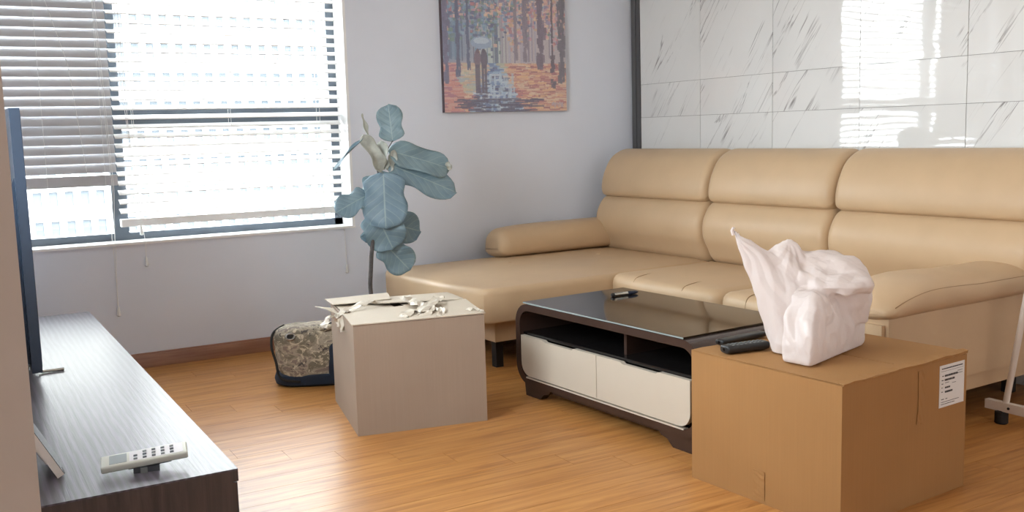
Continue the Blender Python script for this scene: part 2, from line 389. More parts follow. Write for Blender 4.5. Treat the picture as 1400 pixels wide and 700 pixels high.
# ------------------------------------------------------------------ room shell
YW, XM = 5.13, 3.893
WX0, WX1, WZ0, WZ1 = 0.06, 1.957, 0.635, 2.25
fl = mk('floor', 'floor', lambda b: box(b, -.6, XM+.1, -2.0, YW+.1, -.12, -.008)); struct(fl, 'oak laminate plank floor')
PW, PL = .122, .942
def plank_mesh(L):
    b = bmesh.new(); box(b, .0006, L-.0006, .0006, PW-.0006, -.008, 0); bevel(b, .0009, 1); me = bpy.data.meshes.new('plank'); bmesh.ops.recalc_face_normals(b, faces=b.faces); b.to_mesh(b and me); b.free()
    me.materials.append(MT['floor']); return me
pcache = {}
for j in range(36):
    y1 = YW - (j*PW) - .0
    # joints step by .157 m from row to row
    k0 = int(round((3.505-y1)/PW)); x = .833 + k0*.157
    while x > -.1: x -= PL
    while x < XM:
        xa, xb = max(x, -.1), min(x+PL, XM)
        if xb-xa > .02:
            key = round(xb-xa, 4)
            if key not in pcache: pcache[key] = plank_mesh(xb-xa)
            o = bpy.data.objects.new('plank', pcache[key]); C.objects.link(o); o.parent = fl; o.location = (xa, y1-PW, 0)
        x += PL
def f_wall(b):
    box(b, -.3, WX0, YW, YW+.24, 0, 2.75); box(b, WX1, XM+.2, YW, YW+.24, 0, 2.75)
    box(b, WX0, WX1, YW, YW+.24, 0, WZ0-.012); box(b, WX0, WX1, YW, YW+.24, WZ1, 2.75)
struct(mk('wall_back', 'wall', f_wall, smooth=False), 'pale grey painted wall with the window and the painting')
wr = struct(mk('wall_right', 'grout', lambda b: box(b, XM-.004, XM+.2, -2.0, YW, 0, 2.75), smooth=False), 'wall clad in polished white marble tiles')
SY0, SY1, SZ0, SZ1 = 1.80, 3.38, .92, 2.25
def f_left(b):
    box(b, -.24, 0.0, 1.75, SY0, 0, 2.75); box(b, -.24, 0.0, SY1, YW, 0, 2.75); box(b, -.24, 0.0, SY0, SY1, 0, SZ0); box(b, -.24, 0.0, SY0, SY1, SZ1, 2.75)
struct(mk('wall_left', 'wall', f_left, smooth=False))
win2 = struct(bpy.data.objects.new('added_side_window', None)); C.objects.link(win2); win2.location = (-.15, (SY0+SY1)/2, SZ0)  # added window, out of view, placed for light from the left
def f_w2(b):
    y0, y1, h2 = SY0-(SY0+SY1)/2, SY1-(SY0+SY1)/2, SZ1-SZ0
    box(b, -.03, .03, y0, y1, 0, .04); box(b, -.03, .03, y0, y1, h2-.04, h2); box(b, -.03, .03, y0, y0+.04, 0, h2); box(b, -.03, .03, y1-.04, y1, 0, h2); box(b, -.03, .03, -.03, .03, 0, h2)
mk('window_frame', 'frame', f_w2, win2)
mk('window_pane', 'glass', lambda b: box(b, -.003, .003, SY0-(SY0+SY1)/2+.03, SY1-(SY0+SY1)/2-.03, .03, SZ1-SZ0-.03), win2, False)
def f_part(b): box(b, -.6, .0885, 1.55, 1.75, 0, 2.75)
struct(mk('wall_partition', 'wall_beige', f_part, bev=.004), 'beige painted end of a partition wall beside the television cabinet')
struct(mk('wall_side', 'wall_beige', lambda b: box(b, -.8, -.6, -2.0, 1.75, 0, 2.75), smooth=False))
def f_front(b):
    box(b, -.8, XM+.2, -2.2, -2.0, 0, 2.75)
struct(mk('wall_front', 'wall', f_front, smooth=False))
struct(mk('ceiling', 'ceiling', lambda b: box(b, -.8, XM+.2, -2.2, YW+.24, 2.7, 2.85), smooth=False))
def f_base(b):
    prof = [(0, 0), (-.016, 0), (-.016, .056), (-.013, .064), (-.009, .066), (-.008, .072), (0, .074)]
    prism(b, [(YW+p[0], p[1]) for p in prof], 'x', 0.0, XM-.01)
struct(mk('baseboard_back', 'baseboard', f_base), 'reddish wooden baseboard along the window wall')
# marble tiles, each a piece of the right wall
zrows = [(0.0, .60), (.60, 1.189), (1.189, 1.394), (1.394, 1.994), (1.994, 2.70)]
tcache = {}
tr = random.Random(3)
for k in range(9):
    ya = 5.030 if k == 0 else 5.043-.576*k; yb = 5.043-.576*(k+1)
    for ri, (za, zb) in enumerate(zrows):
        key = (round(ya-yb, 3), ri)
        if key not in tcache:
            b = bmesh.new(); wy, hz = (ya-yb)/2-.0014, (zb-za)/2-.0010
            box(b, -.006, .004, -wy, wy, -hz, hz); bevel(b, .0012, 1)
            me = bpy.data.meshes.new('tile'); bmesh.ops.recalc_face_normals(b, faces=b.faces); b.to_mesh(me); b.free(); me.materials.append(MT['marble']); tcache[key] = me
        o = bpy.data.objects.new('tile', tcache[key]); C.objects.link(o); o.parent = wr
        o.location = (XM-.006, (ya+yb)/2, (za+zb)/2); o.rotation_euler = (0, R(tr.uniform(-.12, .12)), R(tr.uniform(-.1, .1)))
struct(mk('trim_1', 'trim_dark', lambda b: (box(b, XM-.022, XM, 5.068, 5.108, 0, 2.7), box(b, XM-.016, XM, 5.034, 5.068, 0, 2.7)), bev=.002), 'dark grey metal strip where the marble tiles begin')

# window
win = struct(bpy.data.objects.new('window_1', None), 'dark grey framed window in two bays'); C.objects.link(win); win.location = ((WX0+WX1)/2, YW+.16, WZ0)
wo = -Vector(win.location)
def wbox(name, mat, d, bev=.003): return mk(name, mat, lambda b: box(b, d[0]+wo.x, d[1]+wo.x, d[2]+wo.y, d[3]+wo.y, d[4]+wo.z, d[5]+wo.z), win, True, bev)
FY0, FY1 = YW+.14, YW+.20
wbox('window_sill', 'sill', (WX0, WX1+.012, YW-.012, YW+.2, WZ0-.012, WZ0))
def f_reveal(b):
    box(b, WX1-.004+wo.x, WX1+.012+wo.x, YW-.004+wo.y, YW+.2+wo.y, WZ0+wo.z, WZ1+wo.z); box(b, WX0+wo.x, WX1+wo.x, YW+.0+wo.y, YW+.2+wo.y, WZ1-.006+wo.z, WZ1+wo.z)
mk('reveal_lining', 'sill', f_reveal, win)
wbox('frame_rail', 'frame', (WX0, WX1, FY0, FY1, WZ0, WZ0+.036)); wbox('frame_rail', 'frame', (WX0, WX1, FY0, FY1, WZ1-.045, WZ1))
wbox('frame_jamb', 'frame', (WX0, WX0+.045, FY0, FY1, WZ0, WZ1)); wbox('frame_jamb', 'frame', (WX1-.05, WX1, FY0, FY1, WZ0, WZ1))
wbox('mullion', 'frame', (.742, .814, FY0-.005, FY1, WZ0, WZ1)); wbox('transom', 'frame', (.814, WX1-.05, FY0, FY1, 1.206, 1.287))
wbox('transom', 'frame', (WX0+.045, .742, FY0, FY1, 1.206, 1.287))
for xa, xb in ((WX0+.04, .745), (.81, WX1-.045)):
    for za, zb in ((WZ0+.03, 1.21), (1.283, WZ1-.04)): wbox('window_pane', 'glass', (xa, xb, FY0+.026, FY0+.032, za, zb), 0)

# ------------------------------------------------------------------ outside: block across the street
GZ = -42
bld = thing('office_building', 'white building with rows of windows across the street seen through the window', 'building', (25, 170, GZ))
PX, PZ, OW, OH = 2.3, 4.65, 1.30, 2.35
cols = 38; X0 = -17.44
zb0 = [(-8.5 + PZ*r) for r in range(-7, 14)]
xb0 = [(X0 - 25 + PX*c) for c in range(cols)]
def f_fac(b):
    z_lo, z_hi = 0, 108
    xa, xe = xb0[0]-8, xb0[-1]+OW+8
    box(b, xa, xb0[0], 0, 10, z_lo, z_hi); box(b, xb0[-1]+OW, xe, 0, 10, z_lo, z_hi)
    for c in range(cols-1): box(b, xb0[c]+OW, xb0[c+1], 0, .5, z_lo, z_hi)
    zs = [z-GZ for z in zb0]
    prev = z_lo
    for z in zs: box(b, xb0[0], xb0[-1]+OW, 0.02, .5, prev, z); prev = z+OH
    box(b, xb0[0], xb0[-1]+OW, 0.02, .5, prev, z_hi)
    box(b, xa, xe, .6, 10, z_lo, z_hi)
mk('facade', 'facade', f_fac, bld, False)
pm = mk('window_unit', 'facade_pane', lambda b: box(b, -OW/2-.05, OW/2+.05, -.04, .08, -OH/2-.05, OH/2+.05), bld, False, loc=(xb0[10]+OW/2, .42, zb0[5]-GZ+OH/2))
for r in range(5, 16):
    for c in range(10, 37):
        if (r, c) != (5, 10): copy_part(pm, bld, (xb0[c]+OW/2, .42, zb0[r]-GZ+OH/2))
st = mk('street', 'street', lambda b: box(b, -400, 400, -300, 400, GZ-1, GZ), smooth=False); struct(st)

# ------------------------------------------------------------------ venetian blinds
YB = 5.215
def blind(name, label, x0, x1, z_first, n, pitch, tilt, rail, mat, ladders, cords):
    t = thing(name, label, 'blind', ((x0+x1)/2, YB, rail[0]), 0); o = -Vector(t.location); L = x1-x0
    b = bmesh.new(); rs = []
    for s in (-1, 1):
        pr = []
        for k in range(7):
            u = -1+2*k/6; pr.append(Vector((s*L/2, u*.025, .0032*(1-u*u)+.0019)))
        for k in range(7):
            u = 1-2*k/6; pr.append(Vector((s*L/2, u*.025, .0032*(1-u*u)-.0019)))
        rs.append(pr)
    rings(b, rs); s0 = obj('slat', b, mat, t)
    z = z_first; i = 0
    while z < WZ1-.07:
        r = (tilt+rnd.uniform(-.02, .02), R(rnd.uniform(-.05, .05)), 0)
        if i == 0: s0.location = (0, 0, z+o.z); s0.rotation_euler = r
        else: copy_part(s0, t, (0, 0, z+o.z), r)
        z += pitch; i += 1
    mk('head_rail', mat, lambda b: box(b, -L/2, L/2, -.03, .03, WZ1-.06+o.z, WZ1-.008+o.z), t, bev=.003)
    mk('bottom_rail', mat, lambda b: box(b, -L/2, L/2, -.026, .026, 0, rail[1]-rail[0]), t, bev=.004)
    for lx in ladders:
        for dy in (-.026, .026):
            mk('ladder_cord', 'cord', lambda b: tube(b, [(lx+o.x, dy, .0), (lx+o.x, dy, WZ1-.05+o.z)], .0011, 5), t)
    for pts, tassel in cords:
        p = [Vector(q)+o for q in pts]; mk('lift_cord', 'cord', lambda b: tube(b, p, .0013, 5), t)
        if tassel:
            e = p[-1]
            mk('tassel', 'cord', lambda b: lathe(b, [(.002, e.z+.004), (.006, e.z-.004), (.008, e.z-.03), (.0095, e.z-.042), (.004, e.z-.046)], 10, (e.x, e.y)), t)
    return t
YC = YB-.045
def cordpts(px): return [tuple(at_y(x, y, Y)) for x, y, Y in px]
blind('window_blind', 'white venetian blind with open slats over the wide right bay of the window', .7685, 1.940, .7845, 30, .0463, R(24), (.707, .744), 'slat', (.86, 1.34, 1.82),
      [([(.80, YC, 2.19), (.812, YC, 1.4), tuple(at_y(193, 309, YC))], True), ([(.815, YC, 2.19), (.83, YC, 1.2), tuple(at_y(197, 320, YC)), tuple(at_y(199, 332, YW-.018)), tuple(at_y(200, 352, YW-.012))], True),
       ([(1.915, YC, 2.19), tuple(at_y(463, 160, YC)), tuple(at_y(469, 306, YC)), tuple(at_y(471, 316, YW-.016)), tuple(at_y(474, 362, YW-.012))], True)])
blind('window_blind', 'white venetian blind with closed slats in backlit grey half lowered over the narrow bay', .075, .7655, 1.004, 30, .0463, R(70), (.915, .968), 'slat_shaded', (.20, .45, .71),
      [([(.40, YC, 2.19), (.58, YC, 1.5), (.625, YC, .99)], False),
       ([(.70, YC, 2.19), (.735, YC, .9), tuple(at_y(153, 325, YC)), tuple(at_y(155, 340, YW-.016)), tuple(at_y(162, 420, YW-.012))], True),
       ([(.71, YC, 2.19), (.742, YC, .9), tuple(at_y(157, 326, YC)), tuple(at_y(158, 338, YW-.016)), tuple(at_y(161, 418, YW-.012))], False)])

# ------------------------------------------------------------------ painting
def painting():
    x0, x1, z0, z1 = 2.533, 3.365, 1.243, 2.31; D = .03
    t = thing('canvas_painting', 'colourful autumn alley painting on canvas hung on the pale wall above the chaise', 'painting', ((x0+x1)/2, YW-D-.001, z0))
    W, Hh = x1-x0, z1-z0; NX, NZ = 260, 330
    img = np.zeros((NZ, NX, 3), np.float32); g = np.random.default_rng(5)
    def c(*v): return np.array(srgb(*v)[:3], np.float32)
    v = np.linspace(0, 1, NZ)[:, None]; u = np.linspace(0, 1, NX)[None, :]
    # ground layers: v from bottom 0 to top 1
    def blend(mask, col): img[:] = img*(1-mask[..., None]) + col*mask[..., None]
    img[:] = c(206, 190, 188)
    blend(np.clip((.62-u)/.62, 0, 1)*np.clip((v-.2)/.1, 0, 1)*np.ones_like(u), c(96, 140, 172))
    blend(np.exp(-((u-.40)**2/.012+(v-.30)**2/.03)), c(198, 214, 206))
    blend(np.clip((u-.45)/.25, 0, 1)*np.clip((v-.22)/.05, 0, 1), c(196, 186, 186))
    def stroke(u0, v0, lu, lv, col, a=.9):
        i0, i1 = int((u0-lu/2)*NX), int((u0+lu/2)*NX)+1; j0, j1 = int((v0-lv/2)*NZ), int((v0+lv/2)*NZ)+1
        i0, j0 = max(i0, 0), max(j0, 0); i1, j1 = min(i1, NX), min(j1, NZ)
        if i1 > i0 and j1 > j0: img[j0:j1, i0:i1] = img[j0:j1, i0:i1]*(1-a) + col*a
    pal_top = [c(226, 168, 150), c(236, 196, 170), c(214, 150, 158), c(150, 132, 168), c(238, 208, 168), c(120, 116, 150), c(216, 176, 120), c(190, 110, 110)]
    pal_blue = [c(70, 112, 160), c(112, 160, 190), c(92, 128, 120), c(140, 178, 196), c(64, 84, 130), c(110, 150, 120)]
    # far trunks
    for k in range(46):
        uu = g.uniform(.05, .98); far = abs(uu-.42); wdt = .004+.016*far*g.uniform(.4, 1.2)
        stroke(uu, .55, wdt, .62-.25*far+.0*far, [c(150, 142, 160), c(170, 170, 186), c(126, 116, 132), c(196, 196, 206)][k % 4] if uu > .45 else [c(70, 110, 140), c(90, 140, 168), c(70, 90, 120)][k % 3], .75)
    # foliage
    for k in range(4200):
        uu, vv = g.uniform(0, 1), g.uniform(.28, 1)
        lo = (.36+.05*math.sin(uu*19) if uu > .45 else .32+.06*math.sin(uu*14))+g.uniform(0, .22)
        if vv < lo: continue
        warm = g.uniform() < (.25 + .9*abs(uu-.1) if vv > .5 else .12+.8*(uu > .5))
        pal = pal_top if warm else pal_blue
        stroke(uu, vv, g.uniform(.008, .03), g.uniform(.006, .018), pal[g.integers(len(pal))]*g.uniform(.85, 1.1), .8)
    # ground: warm banks, blue wet path
    for k in range(2600):
        uu, vv = g.uniform(0, 1), g.uniform(0, .26); cen = .40+.10*(.26-vv); half = .05+(.26-vv)*1.25
        on = abs(uu-cen) < half*.62
        if on: pal = [c(72, 92, 140), c(108, 146, 192), c(160, 196, 220), c(52, 58, 96), c(206, 222, 230), c(86, 122, 176)]
        else: pal = [c(214, 150, 120), c(226, 178, 140), c(198, 116, 104), c(232, 204, 170), c(170, 92, 90), c(236, 190, 130)]
        if not on and uu < .5 and vv > .10: pal = [c(206, 190, 150), c(190, 196, 170), c(214, 180, 150), c(170, 186, 190), c(222, 206, 176)]
        if uu < .12: pal = [c(214, 140, 120), c(220, 170, 150), c(180, 110, 120)]
        stroke(uu, vv, g.uniform(.03, .10), g.uniform(.004, .009), pal[g.integers(len(pal))], .85)
    for k in range(60): stroke(g.uniform(.36, .56), g.uniform(.02, .2), .012, g.uniform(.01, .05), c(190, 214, 226), .6)
    for k in range(70): stroke(g.uniform(.12, .75), g.uniform(.0, .07), g.uniform(.05, .12), .006, c(46, 48, 84), .75)
    # big trunks on the right and the left edge
    def trunk(uc, w_, vb, col, var):
        for k in range(220):
            vv = g.uniform(vb, 1); stroke(uc+g.normal(0, w_/3.4), vv, w_*g.uniform(.2, .5), g.uniform(.01, .05), col*g.uniform(1-var, 1+var), .85)
    trunk(.785, .05, .245, c(104, 88, 104), .25); trunk(.965, .045, .16, c(86, 84, 92), .25); trunk(.66, .028, .28, c(126, 116, 128), .2); trunk(.58, .018, .3, c(134, 124, 132), .2)
    trunk(.02, .035, .17, c(92, 96, 130), .25); trunk(.115, .02, .2, c(58, 78, 112), .2); trunk(.195, .016, .24, c(60, 84, 120), .2)
    for k in range(140):                                   # slim lamp post
        vv = g.uniform(.135, 1); stroke(.885+g.normal(0, .002 if vv > .3 else .010), vv, .009 if vv > .3 else .02, .02, c(74, 62, 72)*g.uniform(.8, 1.4), .9)
    # two small walkers under an umbrella
    def blob(uc, vc, ru, rv, col, a=.95):
        m = (((u-uc)/ru)**2+((v-vc)/rv)**2 < 1).astype(np.float32)*a; blend(m, col)
    blob(.30, .372, .085, .034, c(150, 178, 204)); blob(.30, .382, .062, .017, c(196, 216, 226))
    blob(.265, .285, .026, .050, c(112, 84, 100)); blob(.318, .285, .028, .052, c(62, 56, 78)); blob(.268, .326, .013, .012, c(96, 70, 76)); blob(.314, .328, .013, .012, c(54, 48, 62))
    for uc in (.255, .275, .305, .33): stroke(uc, .178, .014, .15, c(70, 62, 84), .9)
    for k in range(40): stroke(g.uniform(.25, .34), g.uniform(.05, .13), .02, .006, c(64, 60, 90), .7)
    # loose signature strokes
    for k in range(9): stroke(.875+k*.011, .038+.006*math.sin(k*2.3), .006, .012+.006*(k % 3), c(196, 176, 182), .85)
    img[:] = img*.70 + c(206, 200, 212)*.30
    img *= 1.0 + (g.random((NZ, NX, 1)).astype(np.float32)-.5)*.14
    xs = np.linspace(-W/2, W/2, NX+1); zs = np.linspace(0, Hh, NZ+1)
    co = np.zeros(((NX+1)*(NZ+1), 3), np.float32); gx, gz = np.meshgrid(xs, zs); co[:, 0] = gx.ravel(); co[:, 2] = gz.ravel(); co[:, 1] = -.0005
    idx = np.arange((NX+1)*(NZ+1)).reshape(NZ+1, NX+1); f = np.stack([idx[:-1, :-1], idx[:-1, 1:], idx[1:, 1:], idx[1:, :-1]], -1).reshape(-1, 4)
    me = bpy.data.meshes.new('painted_face'); me.from_pydata(co.tolist(), [], f.tolist()); me.materials.append(MT['painting'])
    ca = me.color_attributes.new('paint', 'FLOAT_COLOR', 'CORNER'); cc = np.ones((len(f), 4, 4), np.float32); cc[:, :, :3] = np.clip(img, 0, 1).reshape(-1, 1, 3); ca.data.foreach_set('color', cc.ravel())
    o = bpy.data.objects.new('painted_face', me); C.objects.link(o); o.parent = t
    mk('canvas_stretcher', 'canvas_edge', lambda b: box(b, -W/2, W/2, 0, D, 0, Hh), t, bev=.002)
painting()

# ------------------------------------------------------------------ sofa
def sofa():
    s = thing('corner_sofa', 'cream leather corner sofa with chaise and three high backrests by the marble wall', 'sofa', (3.4, 3.6, 0), R(2.2))
    LE = 'leather'
    # backs: headrest over lumbar cushion, three of each
    head = smooth_poly([(.150, .722), (.122, .742), (.118, .800), (.142, .875), (.190, .950), (.262, .992), (.335, 1.000), (.388, .972), (.400, .90), (.400, .74), (.30, .715), (.20, .712)], 4)
    low = smooth_poly([(.155, .725), (.112, .690), (.078, .620), (.080, .540), (.115, .470), (.150, .415), (.22, .385), (.39, .385), (.400, .50), (.400, .69), (.33, .735), (.22, .74)], 4)
    # outer edges of the end cushion lean outwards towards the seat
    def shear(yc, amt):
        def f(v, t): return Vector((v.x, v.y, v.z))
        return f
    spans = [(1.318, .402), (.398, -.426), (-.430, -1.40)]
    for a, b_ in spans:
        hb = mk('backrest', LE, lambda b: loft(b, low, 'y', a, b_, .046, steps=7), s)
        hr = mk('headrest', LE, lambda b: loft(b, head, 'y', a-.003, b_+.003, .046, steps=7), s)
        mk('seam', 'stitch', lambda b: tube(b, [(.130, y, .735) for y in np.linspace(a-.10, b_+.10, 8)], .0022, 5), hr)
    mk('back_shell', LE, lambda b: box(b, .30, .405, -1.27, 1.31, .12, .90), s, bev=.03, seg=3)
    # seat cushions
    def seat(x0, x1, y0, y1, bulge, r, name='seat_cushion', crown=.018, z0=.27, z1=.405, cr=.07):
        pts = []
        for (px, py, a0) in ((x1-cr*.4, y1-cr*.4, 0), (x0+cr, y1-cr, 90), (x0+cr, y0+cr, 180), (x1-cr*.4, y0+cr*.4, 270)):
            rr = cr if px < (x0+x1)/2 else cr*.4
            for k in range(6):
                q = R(a0+90*k/5); pts.append((px+rr*math.cos(q), py+rr*math.sin(q)))
            if a0 == 90:
                for k in range(1, 8): 
                    t_ = k/8; pts.append((x0-bulge*math.sin(math.pi*t_), (y1-cr)+(y0-y1+2*cr)*t_))
        return mk(name, LE, lambda b: slab(b, pts, z0, z1, r, crown), s)
    s1 = seat(-.520, .20, -.335, .425, .018, .045); s2 = seat(-.520, .20, -1.125, -.345, .018, .045)
    for ss, yc in ((s1, .04), (s2, -.70)):
        mk('seam', 'stitch', lambda b: tube(b, [(x, y, z) for x, y, z in smooth_line([(-.532, yc+.17, .345), (-.518, yc+.172, .392), (-.47, yc+.175, .4095), (-.36, yc+.17, .416), (-.27, yc+.12, .4195), (-.235, yc, .4215), (-.27, yc-.12, .4195), (-.36, yc-.17, .416), (-.47, yc-.175, .4095), (-.518, yc-.172, .392), (-.532, yc-.17, .345)], 5)], .0016, 5), ss)
    # chaise
    out = [(.30, .43), (.30, 1.445), (.0, 1.45), (-.6, 1.45), (-1.22, 1.445), (-1.275, 1.42), (-1.315, 1.33), (-1.318, 1.1), (-1.300, .85), (-1.275, .60), (-1.258, .47), (-1.243, .425), (-1.205, .402), (-1.1, .40), (-.8, .402), (-.55, .405), (-.4, .415), (-.1, .43)]
    out2 = []
    for i in range(len(out)):
        a, b_ = Vector(out[i]), Vector(out[(i+1) % len(out)]); n = max(1, int((b_-a).length/.12))
        out2 += [a.lerp(b_, k/n) for k in range(n)]
    ch = mk('chaise_cushion', LE, lambda b: slab(b, out2, .235, .400, .030, .022, .012), s)
    o3 = inset2(out2, .007)
    mk('seam', 'stitch', lambda b: tube(b, [(p.x, p.y, .3835) for p in o3 if p.x < .0 and p.y < 1.40], .0020, 5), ch)
    for cx, cy2 in ((-.72, 1.02), (-.15, .98)):
        mk('button_tuft', LE, lambda b: lathe(b, [(.012, .412), (.015, .418), (.010, .4225), (.003, .4235)], 12, (cx, cy2)), ch)
    mk('chaise_base', LE, lambda b: box(b, -1.17, .35, .455, 1.43, .135, .245), s, bev=.012)
    # main base
    mk('seat_base', LE, lambda b: box(b, -.49, .36, -1.06, .44, .13, .285), s, bev=.02)
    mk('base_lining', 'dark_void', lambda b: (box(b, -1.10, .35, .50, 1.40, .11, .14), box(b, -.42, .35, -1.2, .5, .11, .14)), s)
    # chaise end roll along the picture wall
    roll = smooth_poly([(1.245, .425), (1.215, .470), (1.222, .535), (1.262, .578), (1.33, .588), (1.40, .575), (1.452, .53), (1.458, .43), (1.36, .405)], 4)
    def fr(v, t):
        k = 1-math.exp(-(v.x+.66)*9); return Vector((v.x, 1.335+(v.y-1.335)*(.84+.16*k), .41+(v.z-.41)*(.86+.16*k)))
    mk('armrest', LE, lambda b: loft(b, roll, 'x', -.640, .30, .055, fr, mid=14), s)
    # near arm: padded roll over a panel
    pad = smooth_poly([(y_-.06, z_+.012) for y_, z_ in ((-1.315, .445), (-1.335, .478), (-1.325, .520), (-1.275, .548), (-1.19, .556), (-1.10, .545), (-1.055, .505), (-1.05, .45), (-1.1, .425), (-1.25, .428))], 4)
    def fp(v, t):
        # the pad dips and thickens towards its front end
        q = max(0, 1-t/.24); dz = -.062*q*q
        kk = 1+.10*math.sin(math.pi*min(1, t*2.2)); k2 = max(0, min(1, (v.z-.45)/.11))
        return Vector((v.x, v.y, .44+(v.z-.44)*kk + dz*k2))
    arm = mk('armrest', LE, lambda b: loft(b, pad, 'x', -.728, .405, .042, fp, steps=8, mid=24), s)
    mk('seam', 'stitch', lambda b: tube(b, [tuple(fp(Vector((x, -1.388, .524)), (x+.728)/1.133)+Vector((0, .001, .003))) for x in np.linspace(-.70, .28, 30)], .0018, 5), arm)
    for xq in (-.55, -.40, -.375):
        pass
    mk('arm_panel', LE, lambda b: (box(b, -.705, -.300, -1.365, -1.12, .185, .462)), s, bev=.022, seg=4)
    mk('arm_panel', LE, lambda b: (box(b, -.300, .40, -1.365, -1.12, .185, .462)), s, bev=.012, seg=3)
    mk('arm_base', LE, lambda b: box(b, -.66, .40, -1.352, -1.13, .125, .19), s, bev=.014, seg=3)
    mk('arm_front', LE, lambda b: box(b, -.722, -.66, -1.35, -1.13, .135, .43), s, bev=.022, seg=4)
    for lx, ly in ((-1.12, .52), (-1.12, 1.35), (.28, 1.3), (-.40, -1.2), (.30, -1.2), (-.40, -.3)):
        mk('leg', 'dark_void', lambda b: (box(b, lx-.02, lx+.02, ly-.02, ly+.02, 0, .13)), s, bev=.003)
sofa()

# ------------------------------------------------------------------ coffee table
def table():
    t = thing('coffee_table', 'dark rounded coffee table with smoked glass top and white drawers', 'table', (2.402, 3.06, 0), R(3.6))
    W2, L2 = .28, .555
    def rr(y0, y1, z0, z1, r): return [Vector((p.x+(y0+y1)/2, p.y+(z0+z1)/2)) for p in rrect(y1-y0, z1-z0, r, 8)]
    zo0, zo1 = .055, .400
    outer = rr(-L2, L2, zo0, zo1, .085); inner = rr(-L2+.030, L2-.030, zo0+.028, zo1-.028, .062)
    def f_frame(b):
        A = [[b.verts.new((x, p.x, p.y)) for p in q] for q in (outer, inner) for x in (-W2, W2)]
        n = len(outer); o0, o1, i0, i1 = A
        for k in range(n):
            m = (k+1) % n
            b.faces.new((o0[k], o0[m], o1[m], o1[k])); b.faces.new((i0[k], i1[k], i1[m], i0[m]))
            b.faces.new((o0[k], i0[k], i0[m], o0[m])); b.faces.new((o1[k], o1[m], i1[m], i1[k]))
    mk('body_frame', 'darkwood', f_frame, t, bev=.0035)
    g = mk('glass_top', 'table_glass', lambda b: box(b, -W2+.004, W2-.004, -L2+.085, L2-.055, .4005, .4075), t, bev=.0015)
    mk('glass_edge', 'glass_edge', lambda b: (box(b, -W2+.0025, -W2+.0045, -L2+.085, L2-.055, .4015, .4068)), g)
    mk('shelf', 'black_gloss', lambda b: box(b, -W2+.02, W2-.005, -L2+.025, L2-.025, .262, .274), t)
    mk('rear_panel', 'black_gloss', lambda b: box(b, W2-.02, W2-.005, -L2+.025, L2-.025, .075, .385), t)
    mk('divider', 'darkwood', lambda b: box(b, -W2+.06, W2-.02, -.105, -.090, .272, .374), t)
    mk('pale_lip', 'drawer', lambda b: box(b, -W2-.004, -W2+.02, -L2+.080, L2-.075, .082, .0875), t)
    # drawer fronts with a finger notch in the upper edge
    def drawer(ya, yb, outer_side):
        zb, zt = .094, .2645; pts = []
        r = .055
        yo, yi = (ya, yb) if outer_side == 'a' else (yb, ya); sg = 1 if yi > yo else -1
        pts += [(yo, zt)]
        pts += [(yo+sg*r*(1-math.cos(R(a))), zb+r*(1-math.sin(R(a)))) for a in range(0, 91, 15)]
        pts += [(yi, zb), (yi, zt)]
        L = abs(yi-yo); m = lambda f: yi-sg*L*f
        pts += [(m(.02), zt), (m(.28), zt), (m(.30), zt-.007), (m(.66), zt-.007), (m(.69), zt)]
        d = mk('drawer', 'drawer', lambda b: prism(b, pts, 'x', -W2-.005, -W2+.014), t, bev=.002)
        mk('drawer_box', 'black_gloss', lambda b: box(b, -W2+.012, W2-.03, min(ya, yb)+.02, max(ya, yb)-.02, .1, .25), d)
    drawer(-.510, -.0015, 'a'); drawer(.0015, .510, 'b')
    for sgn in (1, -1):
        # bracket foot with a sloped inner shoulder, front and rear
        for xa, xb in ((-W2+.012, -W2+.05), (W2-.05, W2-.012)):
            p = [(sgn*.50, .07), (sgn*.515, 0), (sgn*.40, 0), (sgn*.375, .028), (sgn*.345, .034), (sgn*.30, .058)]
            p = [(sgn*.515, .07), (sgn*.505, 0), (sgn*.405, 0), (sgn*.375, .026), (sgn*.345, .032), (sgn*.315, .06), (sgn*.315, .07)]
            mk('foot', 'darkwood', lambda b: prism(b, p, 'x', xa, xb), t, bev=.002)
    mk('apron', 'darkwood', lambda b: (box(b, -W2+.03, -W2+.048, -.44, .44, .034, .062)), t)
table()

# pen on the table
def pen():
    a = at_z(836, 403.5, .4155); b_ = at_z(872, 399, .4155); d = b_-a
    t = thing('ballpoint_pen', 'silver and navy ballpoint pen lying on the smoked glass table', 'pen', (a.x, a.y, .4075), math.atan2(d.y, d.x)); L = d.length
    def cyl(x0, x1, r0, r1): return lambda b: tube(b, [(x0, 0, .008), (x1, 0, .008)], [r0, r1], 12)
    mk('barrel', 'silver', cyl(.012, L*.62, .0075, .008), t); mk('grip', 'blue_dark', lambda b: tube(b, [(L*.60, 0, .008), (L*.66, 0, .008), (L*.9, 0, .008), (L, 0, .008)], [.008, .0085, .0075, .003], 12), t)
    mk('cap_end', 'black_plastic', lambda b: tube(b, [(0, 0, .008), (.004, 0, .008), (.013, 0, .008)], [.006, .0085, .0085], 12), t)
    mk('clip', 'silver', lambda b: box(b, .012, .06, -.0015, .0015, .0158, .0176), t)
pen()

